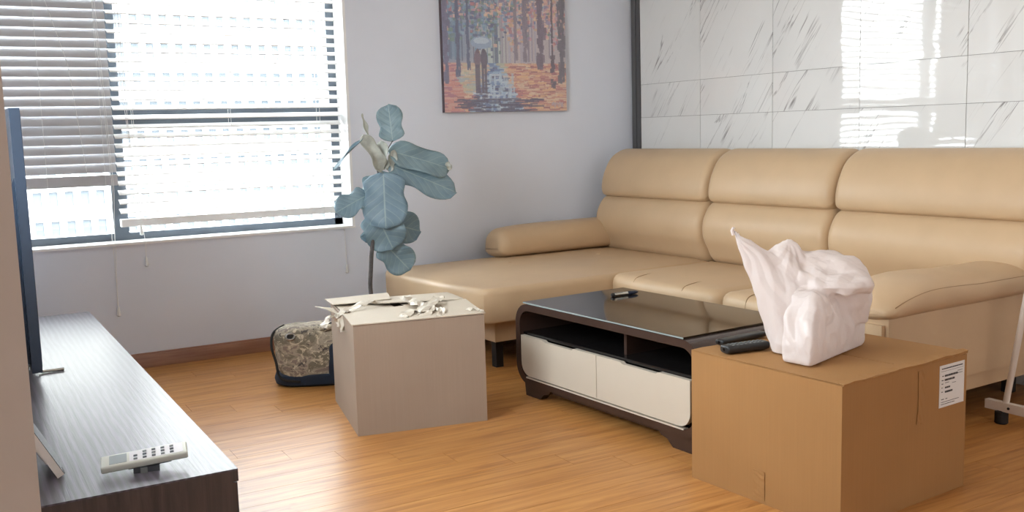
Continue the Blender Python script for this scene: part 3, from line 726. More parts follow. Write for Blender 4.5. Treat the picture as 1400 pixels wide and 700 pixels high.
# ------------------------------------------------------------------ cardboard boxes
def flap(name, mat, pts, th, parent, bev=.0):
    """thin cardboard panel through four 3-D corners, subdivided with a slight ripple"""
    a, b_, c_, d = [Vector(p) for p in pts]; n, m = 10, 6
    nm = (b_-a).cross(d-a).normalized()
    def f(bm):
        T = []
        for sgn in (0, -1):
            T.append([[bm.verts.new(a.lerp(b_, i/n).lerp(d.lerp(c_, i/n), j/m) + nm*(sgn*th + .0035*noise.noise((a.lerp(b_, i/n).lerp(d.lerp(c_, i/n), j/m))*9) * (0 if j == 0 else 1))) for j in range(m+1)] for i in range(n+1)])
        for i in range(n):
            for j in range(m):
                bm.faces.new((T[0][i][j], T[0][i+1][j], T[0][i+1][j+1], T[0][i][j+1])); bm.faces.new((T[1][i][j], T[1][i][j+1], T[1][i+1][j+1], T[1][i+1][j]))
        for i in range(n):
            for j in (0, m): bm.faces.new((T[0][i][j], T[1][i][j], T[1][i+1][j], T[0][i+1][j]))
        for j in range(m):
            for i in (0, n): bm.faces.new((T[0][i][j], T[0][i][j+1], T[1][i][j+1], T[1][i][j]))
    return mk(name, mat, f, parent)
def ribbon(name, mat, pts, wid, parent, up=(0, 0, 1), crumple=.004, seed=1, th=.0008):
    P = smooth_line(pts, 5); r_ = random.Random(seed)
    def f(bm):
        V = []
        for i, p in enumerate(P):
            d = (P[min(i+1, len(P)-1)]-P[max(i-1, 0)]).normalized(); s_ = d.cross(Vector(up)).normalized(); n_ = s_.cross(d)
            V.append([bm.verts.new(p+s_*wid*k+n_*r_.uniform(-crumple, crumple)) for k in (-.5, -.2, .15, .5)])
        for a, b_ in zip(V, V[1:]):
            for k in range(3): bm.faces.new((a[k], a[k+1], b_[k+1], b_[k]))
    o = mk(name, mat, f, parent, smooth=False); md = o.modifiers.new('thick', 'SOLIDIFY'); md.thickness = th; return o
def left_box():
    t = thing('cardboard_box', 'grey brown cardboard box with torn tape on its opened top beside the camouflage bag', 'box', (1.283, 3.413, 0), R(-11.3))
    w_, d_, h_ = .510, .550, .424
    T = .006
    for nm, dm in (('side_panel', (0, w_, 0, T, 0, h_)), ('side_panel', (0, w_, d_-T, d_, 0, h_)), ('side_panel', (0, T, T, d_-T, 0, h_)), ('side_panel', (w_-T, w_, T, d_-T, 0, h_)), ('base_panel', (T, w_-T, T, d_-T, .001, T+.001))):
        boxo(nm, 'card_pale', dm, t, bev=.002)
    z = h_
    # inner flaps from the short sides, then the two long flaps on top that leave a slit
    flap('inner_flap', 'card_top', ((.01, .01, z-.002), (.01, d_-.01, z-.002), (.235, d_-.02, z-.012), (.235, .02, z-.014)), .004, t)
    flap('inner_flap', 'card_top', ((w_-.01, d_-.01, z-.002), (w_-.01, .01, z-.002), (w_-.235, .02, z-.010), (w_-.235, d_-.02, z-.008)), .004, t)
    flap('flap', 'card_top', ((w_+.004, -.003, z+.003), (-.004, -.003, z+.001), (.0, .262, z+.004), (w_+.006, .275, z+.014)), .004, t)
    flap('flap', 'card_top', ((-.006, d_+.002, z+.004), (w_+.002, d_+.002, z+.003), (w_+.004, .300, z+.012), (.2, .40, z+.004)), .004, t)
    flap('flap', 'card_top', ((-.02, d_+.03, z+.012), (.25, d_+.02, z+.020), (.24, .455, z+.012), (-.008, .44, z+.010)), .003, t)
    flap('flap', 'card_top', ((-.004, .26, z-.004), (-.006, .44, z-.002), (-.080, .43, z+.012), (-.050, .30, z+.020)), .003, t)
    # torn packing tape
    for i, (pts, wd) in enumerate([
        ([(-.006, .255, z-.05), (-.010, .25, z+.003), (.04, .27, z+.016), (.12, .33, z+.030), (.17, .37, z+.018)], .045),
        ([(-.005, .265, z-.005), (-.045, .285, z-.012), (-.072, .275, z-.050)], .050),
        ([(-.004, .20, z-.06), (-.004, .235, z+.0), (.03, .24, z+.012)], .030),
        ([(.235, .06, z+.006), (.30, .12, z+.022), (.36, .20, z+.030), (.40, .26, z+.040)], .05),
        ([(.27, .02, z-.006), (.29, .06, z+.012), (.32, .14, z+.026), (.28, .22, z+.034), (.27, .34, z+.040)], .055),
        ([(.33, .01, z+.004), (.36, .08, z+.018), (.34, .18, z+.018)], .028),
        ([(.20, .05, z+.008), (.25, .10, z+.022), (.31, .08, z+.012)], .05),
        ([(w_+.004, .0, z+.006), (w_-.02, .03, z+.016), (w_-.05, .09, z+.010)], .014)]):
        ribbon('tape', 'tape', pts, wd, t, seed=i+3, crumple=.007)
left_box()
def right_box():
    P0 = Vector((2.022, 2.370)); P1 = Vector((2.060, 1.802)); P2 = Vector((2.652, 1.845))
    ang = math.atan2((P2-P1).y, (P2-P1).x)
    t = thing('cardboard_box', 'large brown cardboard box with a white shipping label carrying remotes and a plastic bag', 'box', (P1.x, P1.y, 0), ang)
    w_, d_, h_, T = .594, .570, .420, .006
    for nm, dm in (('side_panel', (0, w_, 0, T, 0, h_-.006)), ('side_panel', (0, w_, d_-T, d_, 0, h_-.002)), ('side_panel', (0, T, T, d_-T, 0, h_-.002)), ('side_panel', (w_-T, w_, T, d_-T, 0, h_-.002)), ('base_panel', (T, w_-T, T, d_-T, .001, T+.001))):
        boxo(nm, 'card', dm, t, bev=.003)
    boxo('inner_flap', 'card', (T, w_-T, T, d_-T, h_-.010, h_-.005), t)
    flap('flap', 'card', ((0, d_, h_), (0, 0.002, h_-.001), (w_/2-.002, -.002, h_+.001), (w_/2-.002, d_, h_)), .004, t)
    flap('flap', 'card', ((w_, 0.004, h_+.003), (w_, d_, h_), (w_/2+.002, d_, h_), (w_/2+.002, -.002, h_+.001)), .004, t)
    # frayed cardboard lip along the label side
    rr_ = random.Random(4)
    def lip(b):
        n = 26; V = []
        for i in range(n+1):
            x = .0+w_*i/n; o_ = rr_.uniform(-.002, .001); zz = .0012*math.sin(i*.7)+rr_.uniform(-.0008, .0012)+.006*(i/n)**2
            V.append([b.verts.new((x, -.004+o_, h_+zz)), b.verts.new((x, .016+(.016 if i in (5, 6, 12, 13, 14, 19, 20) else 0)+rr_.uniform(-.003, .004), h_+.003+zz)), b.verts.new((x, .012, h_-.003)), b.verts.new((x, -.002+o_, h_-.006+zz*.4))])
        for a, c_ in zip(V, V[1:]):
            for k in range(4): b.faces.new((a[k], a[(k+1) % 4], c_[(k+1) % 4], c_[k]))
        b.faces.new(V[0]); b.faces.new(V[-1][::-1])
    mk('torn_edge', 'card', lip, t, smooth=False)
    mk('gap_shadow', 'card_gap_shade', lambda b: box(b, .004, w_-.004, .0005, .004, h_-.012, h_-.005), t)  # dark strip set in as the shade under the torn lip
    # crush marks: vertical crease tabs on the label side
    lab = mk('shipping_label', 'paper', lambda b: box(b, .452, .580, -.0012, .0, h_-.150, h_-.022), t)
    lx0, lz1 = .452, h_-.022; Lw, Lh = .128, .128
    bars = [(.08, .92, .07, .025), (.06, .94, .14, .006), (.10, .16, .245, .02), (.20, .72, .235, .045), (.08, .15, .345, .02), (.20, .60, .335, .045), (.08, .14, .43, .02), (.22, .38, .42, .012), (.08, .12, .52, .02), (.22, .42, .52, .04), (.08, .13, .62, .02), (.22, .52, .62, .045), (.72, .92, .20, .012), (.72, .92, .26, .010),
            (.08, .18, .80, .018), (.25, .32, .80, .018), (.07, .80, .87, .012), (.07, .62, .92, .014), (.5, .66, .46, .010)]
    rb = random.Random(2)
    def ink(b):
        for u0, u1, v_, hh in bars:
            u = u0
            while u < u1:
                du = rb.uniform(.02, .06); ue = min(u+du, u1)
                box(b, lx0+u*Lw, lx0+ue*Lw, -.0018, -.0010, lz1-(v_+hh)*Lh, lz1-v_*Lh); u = ue+rb.uniform(.006, .014)
    mk('printed_lines', 'ink', ink, lab, smooth=False)
    for cx, cz, hh, wd in ((.40, .30, .10, .012), (.36, .10, .16, .008)):
        pass
    ribbon('tape', MT['card'], [(.36, -.0015, .40), (.362, -.002, .30), (.355, -.0015, .24)], .03, t, up=(0, 1, 0), crumple=.001, seed=9)
    ribbon('tape', 'card', [(-.0015, .29, .012), (-.002, .29, .06), (-.0015, .29, .10)], .045, t, up=(1, 0, 0), crumple=.001, seed=10)
right_box()

# ------------------------------------------------------------------ plastic bag on the right box
def bag():
    BZ = .4245
    u = Vector((RT.x, RT.y, 0)).normalized(); d = Vector((-u.y, u.x, 0))      # right and away as seen in the photo
    c0 = at_z(1124, 474, BZ)
    t = thing('plastic_bag', 'crumpled white plastic carrier bag with a pulled up corner on the cardboard box', 'bag', (c0.x, c0.y, BZ)); org = Vector((c0.x, c0.y, BZ))
    def L(x, y, depth):     # photo direction met with an upright plane 'depth' behind the bag's middle
        r_ = ray(x, y); k = ((c0+d*depth).dot(d))/r_.dot(d); return r_*k+Vector((0, 0, H))-org
    def ring_at(y, xl, xr, dep0, dep1, p=2.4, n=40):
        a, b_ = L(xl, y, 0), L(xr, y, 0); zc = (a.z+b_.z)/2; ua, ub = a.dot(u), b_.dot(u); cu, hu = (ua+ub)/2, (ub-ua)/2; cd, hd = (dep0+dep1)/2, (dep1-dep0)/2
        out = []
        for k in range(n):
            q = 2*math.pi*k/n; cs, sn = math.cos(q), math.sin(q)
            out.append(u*(cu+hu*math.copysign(abs(cs)**(2/p), cs)) + d*(cd+hd*math.copysign(abs(sn)**(2/p), sn)) + Vector((0, 0, zc)))
        return out
    bm = bmesh.new()
    # boxy load: footprint on the lid from three corners that touch it
    q0, q1, q2 = [at_z(x, y, BZ)-org for x, y in ((1067, 494), (1108, 502), (1182, 471))]; q3 = q0+(q2-q1)
    def foot(grow, z, lean=(0, 0)):
        P = []; Q = [q0, q1, q2, q3]; cc = (q0+q1+q2+q3)/4
        for i in range(4):
            a, b_ = Q[i], Q[(i+1) % 4]; P += [a.lerp(b_, .08), a.lerp(b_, .5), a.lerp(b_, .92)]
        return [Vector((cc.x+(p.x-cc.x)*grow, cc.y+(p.y-cc.y)*grow, z))+u*lean[0]+d*lean[1] for p in smooth_poly(P, 4)]
    rings(bm, [foot(.97, 0), foot(1.0, .010), foot(1.03, .05, (.003, .003)), foot(1.05, .09, (.010, .012)), foot(1.03, .13, (.014, .022)), foot(.90, .160, (.018, .030)), foot(.80, .182, (.012, .036)), foot(.60, .198, (.0, .04)), foot(.30, .205, (-.01, .04))])
    # loose film above the load
    rings(bm, [ring_at(*r_) for r_ in [(440, 1080, 1190, -.06, .12), (415, 1070, 1191, -.075, .125), (395, 1064, 1189, -.085, .12), (380, 1062, 1186, -.085, .115), (368, 1068, 1182, -.07, .10), (358, 1078, 1172, -.045, .09), (350, 1086, 1150, -.02, .07), (346, 1094, 1124, .0, .045)]])
    rings(bm, [ring_at(*r_) for r_ in [(396, 1100, 1180, -.118, .0, 2), (386, 1092, 1184, -.126, .0, 2), (378, 1094, 1182, -.118, .0, 2), (368, 1100, 1172, -.08, .02, 2)]])
    # pulled-up corner: flattened cone from the lower left side to the tip
    rings(bm, [ring_at(*r_) for r_ in [(489, 1066, 1104, -.085, -.02, 2), (480, 1052, 1112, -.098, .0, 2), (462, 1047, 1126, -.108, .03, 2), (440, 1040.5, 1136, -.106, .035, 2), (415, 1033, 1134, -.094, .035, 2), (390, 1025, 1112, -.074, .03, 1.9), (372, 1019, 1096, -.062, .022, 1.8), (356, 1013.5, 1070, -.050, .012, 1.8), (342, 1009, 1047, -.040, .004, 1.8), (330, 1004.5, 1025, -.030, .0, 1.8), (320, 1001, 1010.5, -.024, -.006, 1.8), (313, 999, 1004, -.020, -.010, 1.8)]])
    # bunched rim
    rings(bm, [ring_at(*r_) for r_ in [(378, 1050, 1112, -.06, .05, 2), (356, 1046, 1104, -.045, .045, 2), (344, 1052, 1096, -.03, .035, 2), (335, 1062, 1090, -.012, .025, 2), (331, 1070, 1083, .0, .015, 2)]])
    me0 = bpy.data.meshes.new('bag_core'); bmesh.ops.recalc_face_normals(bm, faces=bm.faces); bm.to_mesh(me0); bm.free()
    tmp = bpy.data.objects.new('bag_core', me0); C.objects.link(tmp)
    m = tmp.modifiers.new('fuse', 'REMESH'); m.mode = 'VOXEL'; m.voxel_size = .0030
    m = tmp.modifiers.new('soft', 'SMOOTH'); m.iterations = 16; m.factor = .5
    dg = bpy.context.evaluated_depsgraph_get(); me = bpy.data.meshes.new_from_object(tmp.evaluated_get(dg)); bpy.data.objects.remove(tmp)
    tip = L(1001, 316, -.015); rim = L(1078, 342, .0)
    def tri(x): x = x % 2.0; return 1-abs(x-1)
    rc = random.Random(12); creases = []
    for k in range(9):
        dv = Vector((rc.gauss(0, 1), rc.gauss(0, 1), rc.gauss(0, .6))).normalized(); fq = 9+k*4.5; creases.append((dv*fq, rc.uniform(0, 2), 1.2/(1+.22*k)))
    nrm = [v.normal.copy() for v in me.vertices]
    for v, n_ in zip(me.vertices, nrm):
        p = v.co
        e = p-tip; ang = math.atan2(e.dot(u), -e.z)*9; ds = e.length           # folds that run down from the tip
        f1 = tri(ang + 1.6*noise.noise(p*11) + ds*3)
        e2 = p-rim; a2 = math.atan2(e2.dot(d)*1.4, e2.dot(u))*2.2 + 1.2*noise.noise(p*9)   # folds that fan out from the bunched rim
        f2 = tri(a2*1.5 + e2.length*7)
        w1 = max(0, min(1, 1.25-(p.dot(u)-tip.dot(u))/.20)); up = max(0, min(1, p.z/.03))
        q = p + Vector((noise.noise(p*7), noise.noise(p*7+Vector((5, 0, 0))), noise.noise(p*7+Vector((0, 5, 0)))))*.02
        f3 = sum((tri(q.dot(k_)+ph_)-.5)*am_ for k_, ph_, am_ in creases)            # crumpled-film creases
        v.co = p + n_*up*(.0055*(f1-.5)*w1 + .0055*(f2-.5)*(1-.6*w1)*min(1, e2.length/.07) + .0072*f3*(1-.4*w1))
        if v.co.z < .001: v.co.z = .0
    me.materials.clear(); me.materials.append(MT['bag']); me.polygons.foreach_set('use_smooth', [True]*len(me.polygons)); me.name = 'bag_film'
    o = bpy.data.objects.new('bag_film', me); C.objects.link(o); o.parent = t
    mk('handle_tip', 'bag', lambda b: tube(b, [tip+u*x+Vector((0, 0, z)) for x, z in ((.004, -.012), (-.001, .002), (.003, .010), (.008, .009))], [.006, .005, .004, .002], 7), t)
bag()

# ------------------------------------------------------------------ remotes on the right box
def bar_remote(name, label, pa, pb, wid, hgt, mat, buttons, z0, groupn=None, tail=False):
    d = pb-pa; t = thing(name, label, 'remote', (pa.x, pa.y, z0), math.atan2(d.y, d.x), groupn); Ln = d.length
    prof = smooth_poly([(-wid/2, hgt*.45), (-wid*.42, hgt*.92), (0, hgt), (wid*.42, hgt*.92), (wid/2, hgt*.45), (wid*.34, .0), (-wid*.34, .0)], 4)
    body = mk('body', mat, lambda b: loft(b, prof, 'x', 0, Ln, .006), t)
    if buttons:
        bx = mk('button', 'button_grey', lambda b: box(b, -.0035, .0035, -.0030, .0030, 0, .0025), t, bev=.0008, loc=(Ln*.2, 0, hgt-.001))
        nx, ny = buttons
        for i in range(nx):
            for j in range(ny):
                if i == 0 and j == 0: bx.location = (Ln*.16, -wid*.26, hgt*.955); continue
                copy_part(bx, t, (Ln*(.16+.70*i/(nx-1)), wid*(-.26+.52*j/(ny-1)), hgt*(.955 if j in (0, ny-1) else 1.0)-.0006))
    mk('emitter_window', 'screen', lambda b: tube(b, [(-.0015, 0, hgt*.5), (.004, 0, hgt*.5)], .005, 10), t)
    return t
bar_remote('television_remote', 'black remote control with rows of buttons lying in front on the box lid', at_z(990, 484, .422), at_z(1047, 476, .422), .048, .024, 'black_plastic', (8, 3), .4245)
bar_remote('set_top_remote', 'dark grey smooth remote control lying behind the black one on the box lid', at_z(983, 473, .422), at_z(1043, 460, .422), .036, .018, MT['tv'] if False else 'black_plastic', None, .4245)

# ------------------------------------------------------------------ tv cabinet and what stands on it
CT = .370
def cabinet():
    x0, x1, y0, y1 = .085, .539, 2.222, 4.765
    t = thing('tv_cabinet', 'long low dark ash television cabinet along the left wall', 'cabinet', ((x0+x1)/2, (y0+y1)/2, 0)); o = Vector(t.location)
    def bx(n, m, a, bev=.0015): return mk(n, m, lambda b: box(b, a[0]-o.x, a[1]-o.x, a[2]-o.y, a[3]-o.y, a[4], a[5]), t, True, bev)
    bx('top_panel', 'cab_top', (x0, x1, y0, y1, CT-.004, CT)); bx('top_board', 'cab_end', (x0, x1, y0, y1, CT-.03, CT-.004))
    bx('end_panel', 'cab_end', (x0, x1-.012, y0+.001, y0+.024, .05, CT-.03)); bx('end_panel', 'cab_end', (x0, x1-.012, y1-.025, y1-.001, .05, CT-.03))
    bx('carcass', 'cab_end', (x0, x1-.03, y0+.024, y1-.025, .05, CT-.032)); bx('plinth', 'black_plastic', (x0+.03, x1-.06, y0+.03, y1-.03, 0, .05))
    n = 4; L = (y1-y0-.004)/n
    for k in range(n):
        d = bx('drawer', 'cab_end', (x1-.03, x1-.002, y0+.002+L*k+.002, y0+.002+L*(k+1)-.002, .055, CT-.034))
cabinet()
def tv():
    t = thing('television', 'flat television seen from its edge standing on the dark cabinet', 'television', (.225, 4.1, CT)); o = Vector(t.location)
    yn, yf = 3.42, 4.74; zb, zt = .402, 1.238
    def bx(n, m, a, bev=.003): return mk(n, m, lambda b: box(b, a[0]-o.x, a[1]-o.x, a[2]-o.y, a[3]-o.y, a[4]-o.z, a[5]-o.z), t, True, bev)
    bx('panel', 'tv', (.206, .236, yn, yf, zb, zt), .004); bx('screen', 'screen', (.2355, .2375, yn+.008, yf-.008, zb+.016, zt-.008), 0)
    hs = [( .206, zb+.02), (.150, zb+.03), (.145, zb+.30), (.172, zb+.52), (.206, zb+.62)]
    mk('rear_housing', 'tv', lambda b: prism(b, [(x-o.x, z-o.z) for x, z in hs], 'y', yn+.05-o.y, yf-.05-o.y), t, bev=.006)
    for yy in (yn+.14, yf-.2):
        mk('stand_foot', 'silver', lambda b: (tube(b, [(x-o.x, yy-o.y, z-o.z) for x, z in ((.125, CT+.005), (.19, CT+.006), (.215, zb+.006), (.24, CT+.006), (.31, CT+.005))], .005, 8)), t)
tv()
def frame():
    # photo frame leaning back on its easel strut
    t = thing('photo_frame', 'small white photo frame leaning back on the dark cabinet top', 'photo frame', (.190, 2.40, CT), 0)
    L = .225; th = .016; lean = R(27)
    M_ = Matrix.Translation((0, 0, .0075)) @ Matrix.Rotation(-lean, 4, 'Y')
    mk('frame_body', 'white_metal', lambda b: box(b, -th, 0, -.01, .15, .0, L, M_), t, bev=.002)
    mk('picture_glass', 'black_plastic', lambda b: box(b, .0, .0012, -.009, .149, .001, L-.001, M_), t)
    mk('easel_strut', 'white_metal', lambda b: box(b, -.022, -.014, .03, .10, .03, .12, M_), t, bev=.003)
    mk('foot_clip', 'rubber', lambda b: box(b, -.018, .002, .0, .03, -.002, .006, M_), t)
frame()
def ac_remote():
    a = at_z(138, 641, CT+.020); b_ = at_z(257, 614, CT+.040); d = b_-a; Ln = math.hypot(d.x, d.y)
    rz = math.atan2(d.y, d.x)
    t = thing('air_conditioner_remote', 'off white air conditioner remote with display propped up on the dark cabinet', 'remote', (a.x, a.y, CT), rz)
    W_ = .052; M_ = Matrix.Translation((0, W_*.4, .010)) @ Matrix.Rotation(-R(4.0), 4, 'Y') @ Matrix.Rotation(R(14), 4, 'X')
    prof = rrect(W_, .018, .005, 3)
    def f(b): loft(b, prof, 'x', 0, Ln, .004, lambda v, t_: M_ @ (v+Vector((0, 0, .012))))
    mk('body', 'remote_white', f, t)
    zt = .0212
    mk('face_plate', 'remote_face', lambda b: box(b, Ln*.33, Ln*.95, -W_*.40, W_*.38, zt-.002, zt+.0004, M_), t, bev=.0003)
    mk('display', 'remote_lcd', lambda b: box(b, Ln*.10, Ln*.30, -W_*.36, W_*.34, zt-.002, zt+.0006, M_), t)
    for i in range(5):
        for j in range(3):
            if i == 0 and j == 2: continue
            x = Ln*(.40+.105*i); y = W_*(-.27+.25*j)
            mk('button', 'button_dark' if (i+j) % 3 else 'button_grey', lambda b: box(b, x-.0042, x+.0042, y-.003, y+.003, zt, zt+.0022, M_), t, bev=.0008)
    mk('battery_cover', 'button_dark', lambda b: box(b, Ln*.30, Ln*.80, -W_*.3, W_*.3, -.003, .004, M_), t, bev=.003)
    h = thing('remote_holder', 'dark grey plastic remote wall holder lying under the off white remote', 'holder', (a.x, a.y, CT), rz)
    mk('holder_tray', 'button_dark', lambda b: box(b, Ln*.36, Ln*.66, -W_*.1, W_*.75, 0, .012), h, bev=.004)
    mk('holder_lip', 'button_grey', lambda b: box(b, Ln*.44, Ln*.52, -W_*.22, -W_*.1, 0, .012), h, bev=.002)
ac_remote()

# ------------------------------------------------------------------ fiddle leaf fig behind the box
def plant():
    px, py = 1.80, 4.44
    t = thing('potted_fig', 'fiddle leaf fig with large drooping leaves coloured hazy grey green behind the cardboard box', 'plant', (px, py, 0)); o = Vector(t.location)
    mk('pot', 'pot', lambda b: lathe(b, [(.085, 0), (.10, .01), (.12, .16), (.128, .22), (.134, .225), (.134, .24), (.122, .24), (.118, .21), (.02, .205)], 28), t)
    mk('soil', 'soil', lambda b: lathe(b, [(.118, .205), (.118, .218), (.06, .226), (.01, .228)], 24), t)
    Y = py
    def W(x, y, dy=0): return at_y(x, y, Y+dy)-o
    stem = [Vector((.0, 0, .2)), W(507, 400), W(507, 370), W(509, 335), W(515, 300), W(519, 262), W(518, 238), W(512, 215), W(503, 196)]
    mk('stem', 'bark', lambda b: tube(b, smooth_line(stem, 5), [.0105]*15+[.009]*10+[.0075]*(5*8+1-25), 9), t)
    U = Vector((RT.x, RT.y, 0)).normalized(); Z = Vector((0, 0, 1)); D = Vector((-U.y, U.x, 0))   # right, up, away
    def leaf(base, tip, width, face, curl=.15, fold=.12, mat='leaf', lobes=(.62, .82, 1.0, .55), seed=0, wave=.02, petiole=None, roll=0):
        """base, tip local points; face = approximate direction the upper side looks to"""
        ax = tip-base; Ln = ax.length; ax = ax/Ln; nm = (face-ax*face.dot(ax)).normalized(); sd = ax.cross(nm); r_ = random.Random(seed); ph = r_.uniform(0, 6)
        nu, nv = 10, 16; bm = bmesh.new(); uvl = bm.loops.layers.uv.new('UVMap'); G = []; UVs = {}
        for j in range(nv+1):
            v = j/nv
            w_ = width*.5*max(.02, (min(1, v/.16)**.5)*((1-v**5)**.5)*(.80+.20*v-.16*math.exp(-((v-.40)/.14)**2)))
            row = []
            for i in range(nu+1):
                uu = -1+2*i/nu
                q = base + ax*(Ln*v) + sd*(uu*w_) + nm*(fold*width*abs(uu)**1.4*math.sin(math.pi*min(1, v+.1))*1.0 - curl*Ln*(v*v) + wave*math.sin(v*11+ph+uu*1.5)*abs(uu))
                if roll: q += nm*roll*width*uu*abs(uu)*v
                vt = bm.verts.new(q); UVs[vt] = ((uu+1)/2, v); row.append(vt)
            G.append(row)
        for a, b_ in zip(G, G[1:]):
            for i in range(nu): bm.faces.new((a[i], a[i+1], b_[i+1], b_[i]))
        for f in bm.faces:
            for lp in f.loops: lp[uvl].uv = UVs[lp.vert]
        if petiole is not None:
            pass
        me = bpy.data.meshes.new('leaf'); bm.to_mesh(me); bm.free(); me.materials.append(MT[mat]); me.polygons.foreach_set('use_smooth', [True]*len(me.polygons))
        lo = bpy.data.objects.new('leaf', me); C.objects.link(lo); lo.parent = t
        md = lo.modifiers.new('thick', 'SOLIDIFY'); md.thickness = .0012
        if petiole is not None:
            mk('petiole', 'bark', lambda b: tube(b, [petiole, petiole.lerp(base, .5)+Vector((0, 0, .006)), base+ax*.006], [.0035, .003, .0025], 6), lo)
        return lo
    toward = -D
    S = lambda x, y, dy=0: W(x, y, dy)
    leaf(S(537, 194, .0), S(531, 143, .03), .150, toward*.9+Z*.3-U*.1, -.05, .03, seed=1, petiole=S(519, 225), wave=.012)              # upright top leaf
    leaf(S(529, 206, .02), S(618, 226, -.06), .190, Z*.8+toward*1.0, .10, .02, seed=2, petiole=S(517, 232), wave=.014)               # broad right leaf
    leaf(S(530, 224, .0), S(626, 262, -.08), .170, Z*.5+toward*1.0, .05, -.06, seed=3, petiole=S(518, 240), wave=.010)                 # lower right leaf
    leaf(S(524, 234, -.03), S(527, 312, -.10), .255, toward+Z*.45, .06, -.05, seed=4, petiole=S(519, 246), wave=.010)                # big facing leaf
    leaf(S(514, 240, .03), S(494, 286, .05), .120, toward*.9-U*.3+Z*.3, .05, .05, seed=5, petiole=S(518, 256))
    leaf(S(504, 266, .02), S(459, 288, .03), .145, toward+Z*.4-U*.2, .12, .03, seed=6, petiole=S(518, 268), wave=.010)                # left leaf over the window
    leaf(S(513, 288, -.02), S(537, 341, -.06), .24, toward+Z*.3-U*.2, .05, .05, seed=7, petiole=S(515, 295), wave=.012)
    leaf(S(520, 302, .02), S(576, 316, .0), .185, toward+Z*.2+U*.1, .05, .03, seed=8, petiole=S(516, 300), wave=.012)
    leaf(S(513, 298, .03), S(501, 332, .05), .10, toward-U*.4, .05, .05, seed=9, petiole=S(514, 306))
    leaf(S(523, 330, .0), S(561, 370, -.04), .185, toward+Z*.2, .06, .03, seed=10, petiole=S(510, 326), wave=.010)                     # lowest leaf
    leaf(S(502, 186, .0), S(452, 227, -.02), .040, Z+toward*.25-U*.5, .10, .25, seed=11, petiole=S(505, 196), wave=.004)              # curled leaf on edge
    # pale curled young leaves at the crown
    leaf(S(522, 236, -.01), S(497, 184, -.02), .085, toward*.8+U*.7, .02, .35, 'leaf_dry', seed=12, wave=.012)
    leaf(S(526, 232, .0), S(520, 192, .0), .080, toward*.9-U*.3, .05, .2, 'leaf_dry', seed=13, wave=.01)
    leaf(S(504, 192, .0), S(492, 156, .0), .026, toward*.6+U*.8, -.12, .35, 'leaf_dry', seed=14, wave=.006)
    leaf(S(531, 234, .0), S(540, 205, -.02), .05, toward*.9+U*.4, .05, .2, 'leaf_dry', seed=15, wave=.008)
    leaf(S(610, 222, -.06), S(617, 232, -.07), .03, toward+Z*.4, .2, .3, 'leaf_dry', seed=16, wave=.004)
plant()

# ------------------------------------------------------------------ camouflage bag
def camo():
    c = Vector((1.475, 4.33)); t = thing('camouflage_bag', 'slumped camouflage duffel bag with black straps on the floor', 'bag', (c.x, c.y, 0), R(-22))
    def f(b):
        n, m = 36, 22; rs = []
        for j in range(m+1):
            q = -math.pi/2+math.pi*j/m; sq = math.copysign(abs(math.sin(q))**.6, math.sin(q)); cq = abs(math.cos(q))**.42
            ring = []
            for i in range(n):
                a = 2*math.pi*i/n; ca = math.copysign(abs(math.cos(a))**.62, math.cos(a)); sa = math.copysign(abs(math.sin(a))**.62, math.sin(a))
                p = Vector((.225*ca*cq, .125*sa*cq, .135+.135*sq))
                p.x -= .045*(p.z/.27)*(1 if p.x < 0 else 0)*1.0 - .03*(1 if p.x < 0 else 0); p.z *= 1-.10*max(0, p.x)/.22
                s_ = noise.noise(p*9)*.016+noise.noise(p*22)*.007; nrm = Vector((ca*cq, sa*cq, sq*.7)); p += nrm*s_
                p.z = max(p.z, .0); ring.append(p)
            rs.append(ring)
        rings(b, rs)
    bd = mk('bag_body', 'camo', f, t)
    def base(b):
        n = 36; rs = []
        for k, (s_, z) in enumerate(((.90, .0), (1.02, .012), (1.045, .035), (1.02, .052), (.95, .056))):
            rs.append([Vector((.225*s_*math.copysign(abs(math.cos(2*math.pi*i/n))**.62, math.cos(2*math.pi*i/n))+(.012), .125*s_*math.copysign(abs(math.sin(2*math.pi*i/n))**.62, math.sin(2*math.pi*i/n)), z)) for i in range(n)])
        rings(b, rs)
    mk('base_panel', 'navy_cloth', base, t)
    mk('end_panel', 'navy_cloth', lambda b: slab(b, [(p.x+.10, p.y-.018) for p in rrect(.15, .265, .05, 4)], .02, .205, .04, .01), t)
    mk('piping', 'black_cloth', lambda b: tube(b, smooth_line([(-.10, -.128, .03), (-.185, -.12, .05), (-.205, -.10, .12), (-.222, -.085, .19), (-.215, -.05, .245), (-.17, .0, .268)], 6), .006, 7), t)
    mk('carry_strap', 'black_cloth', lambda b: tube(b, smooth_line([(-.05, -.06, .262), (.04, -.075, .275), (.12, -.09, .32), (.20, -.085, .36), (.22, -.02, .30), (.18, .03, .24)], 6), .008, 7), t)
    mk('carry_strap', 'camo', lambda b: tube(b, smooth_line([(.0, -.09, .258), (.07, -.11, .275), (.15, -.115, .30), (.21, -.10, .27), (.22, -.05, .21)], 6), .014, 8), t)
    g = mk('grommet', 'metal_leg', lambda b: tube(b, [(-.135+.019*math.cos(a), -.112+.008*math.sin(a)*1.0, .235+.013*math.sin(a)) for a in np.linspace(0, 2*math.pi, 17)], .004, 6), t)
    mk('grommet_hole', 'rubber', lambda b: slab(b, [(-.135+.016*math.cos(a), -.108+.004*math.sin(a)) for a in np.linspace(0, 2*math.pi, 13)[:-1]], .226, .244, .002), g)
camo()

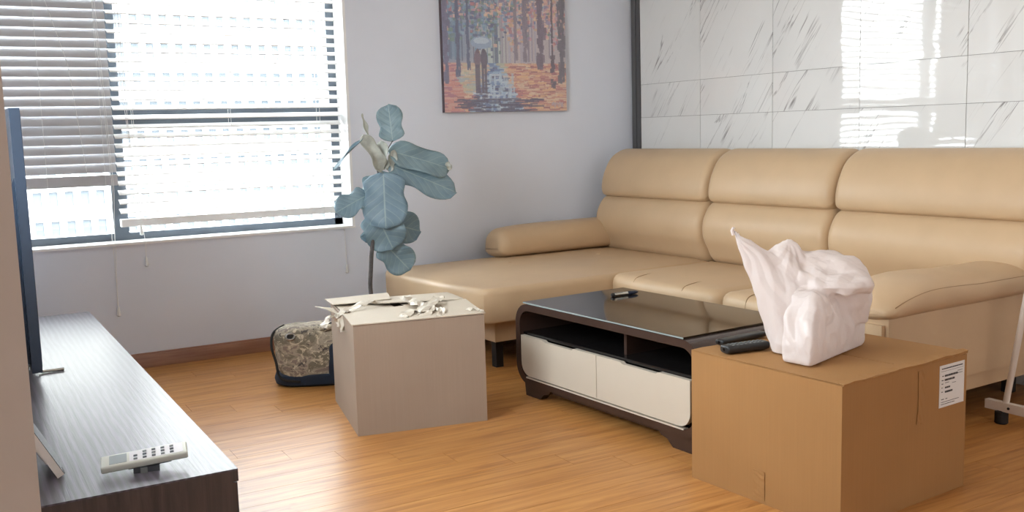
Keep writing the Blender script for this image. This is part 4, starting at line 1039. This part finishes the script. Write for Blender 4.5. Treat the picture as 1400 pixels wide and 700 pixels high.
# ------------------------------------------------------------------ white drying rack at the right
def rack():
    t = thing('drying_rack', 'white metal drying rack on black feet beside the sofa arm', 'rack', (3.32, 1.93, 0)); o = Vector(t.location)
    a = at_z(1352, 552, .062); top = at_y(1398.5, 345, 2.02); xw = a.x
    x2 = xw+.50
    for xx in (xw, x2):
        dx = xx-xw
        mk('foot_bar', 'white_metal', lambda b: box(b, xx-.013-o.x, xx+.013-o.x, 1.66-o.y, 2.225-o.y, .048, .082), t, bev=.003)
        for yy in (2.165, 1.72):
            mk('foot', 'rubber', lambda b: lathe(b, [(.020, 0), (.024, .004), (.024, .045), (.015, .05)], 16, (xx-o.x, yy-o.y)), t)
        mk('screw', 'rubber', lambda b: tube(b, [(xx-.016-o.x, 2.13-o.y, .065), (xx-.012-o.x, 2.13-o.y, .065)], .005, 8), t)
        for s_ in (1, -1):
            yb, yt = 1.94+s_*.21, 1.94+s_*.012
            mk('upright', 'white_metal', lambda b: tube(b, [(xx-o.x, yb-o.y, .075), (xx-o.x, yt-o.y, 1.32)], .0115, 10), t)
        mk('cross_bar', 'white_metal', lambda b: tube(b, [(xx-o.x, 1.94+.145-o.y, .49), (xx-o.x, 1.94-.145-o.y, .49)], .009, 8), t)
    for zz, yy in ((1.32, 1.952), (1.32, 1.928), (.49, 2.04), (.49, 1.94), (.49, 1.84), (.065, 1.75)):
        mk('rail', 'white_metal', lambda b: tube(b, [(xw-o.x, yy-o.y, zz), (x2-o.x, yy-o.y, zz)], .008, 8), t)
rack()

# ------------------------------------------------------------------ added ceiling lamp, unseen above the view, for warm light
def lamp():
    t = thing('added_ceiling_lamp', 'added round warm white ceiling lamp out of view above the sofa side of the room', 'lamp', (2.35, 1.9, 2.7))
    mk('lamp_base', 'white_metal', lambda b: lathe(b, [(.20, 0), (.24, -.01), (.24, -.05), (.22, -.055)], 32), t)
    m = NT('lamp_diffuser'); m.col((1, .95, .88, 1)); m.b.inputs['Emission Color'].default_value = (1, .90, .78, 1); m.b.inputs['Emission Strength'].default_value = 4
    mk('diffuser', m.m, lambda b: lathe(b, [(.22, -.05), (.21, -.075), (.15, -.095), (.02, -.10)], 32), t)
lamp()
bpy.context.view_layer.update()
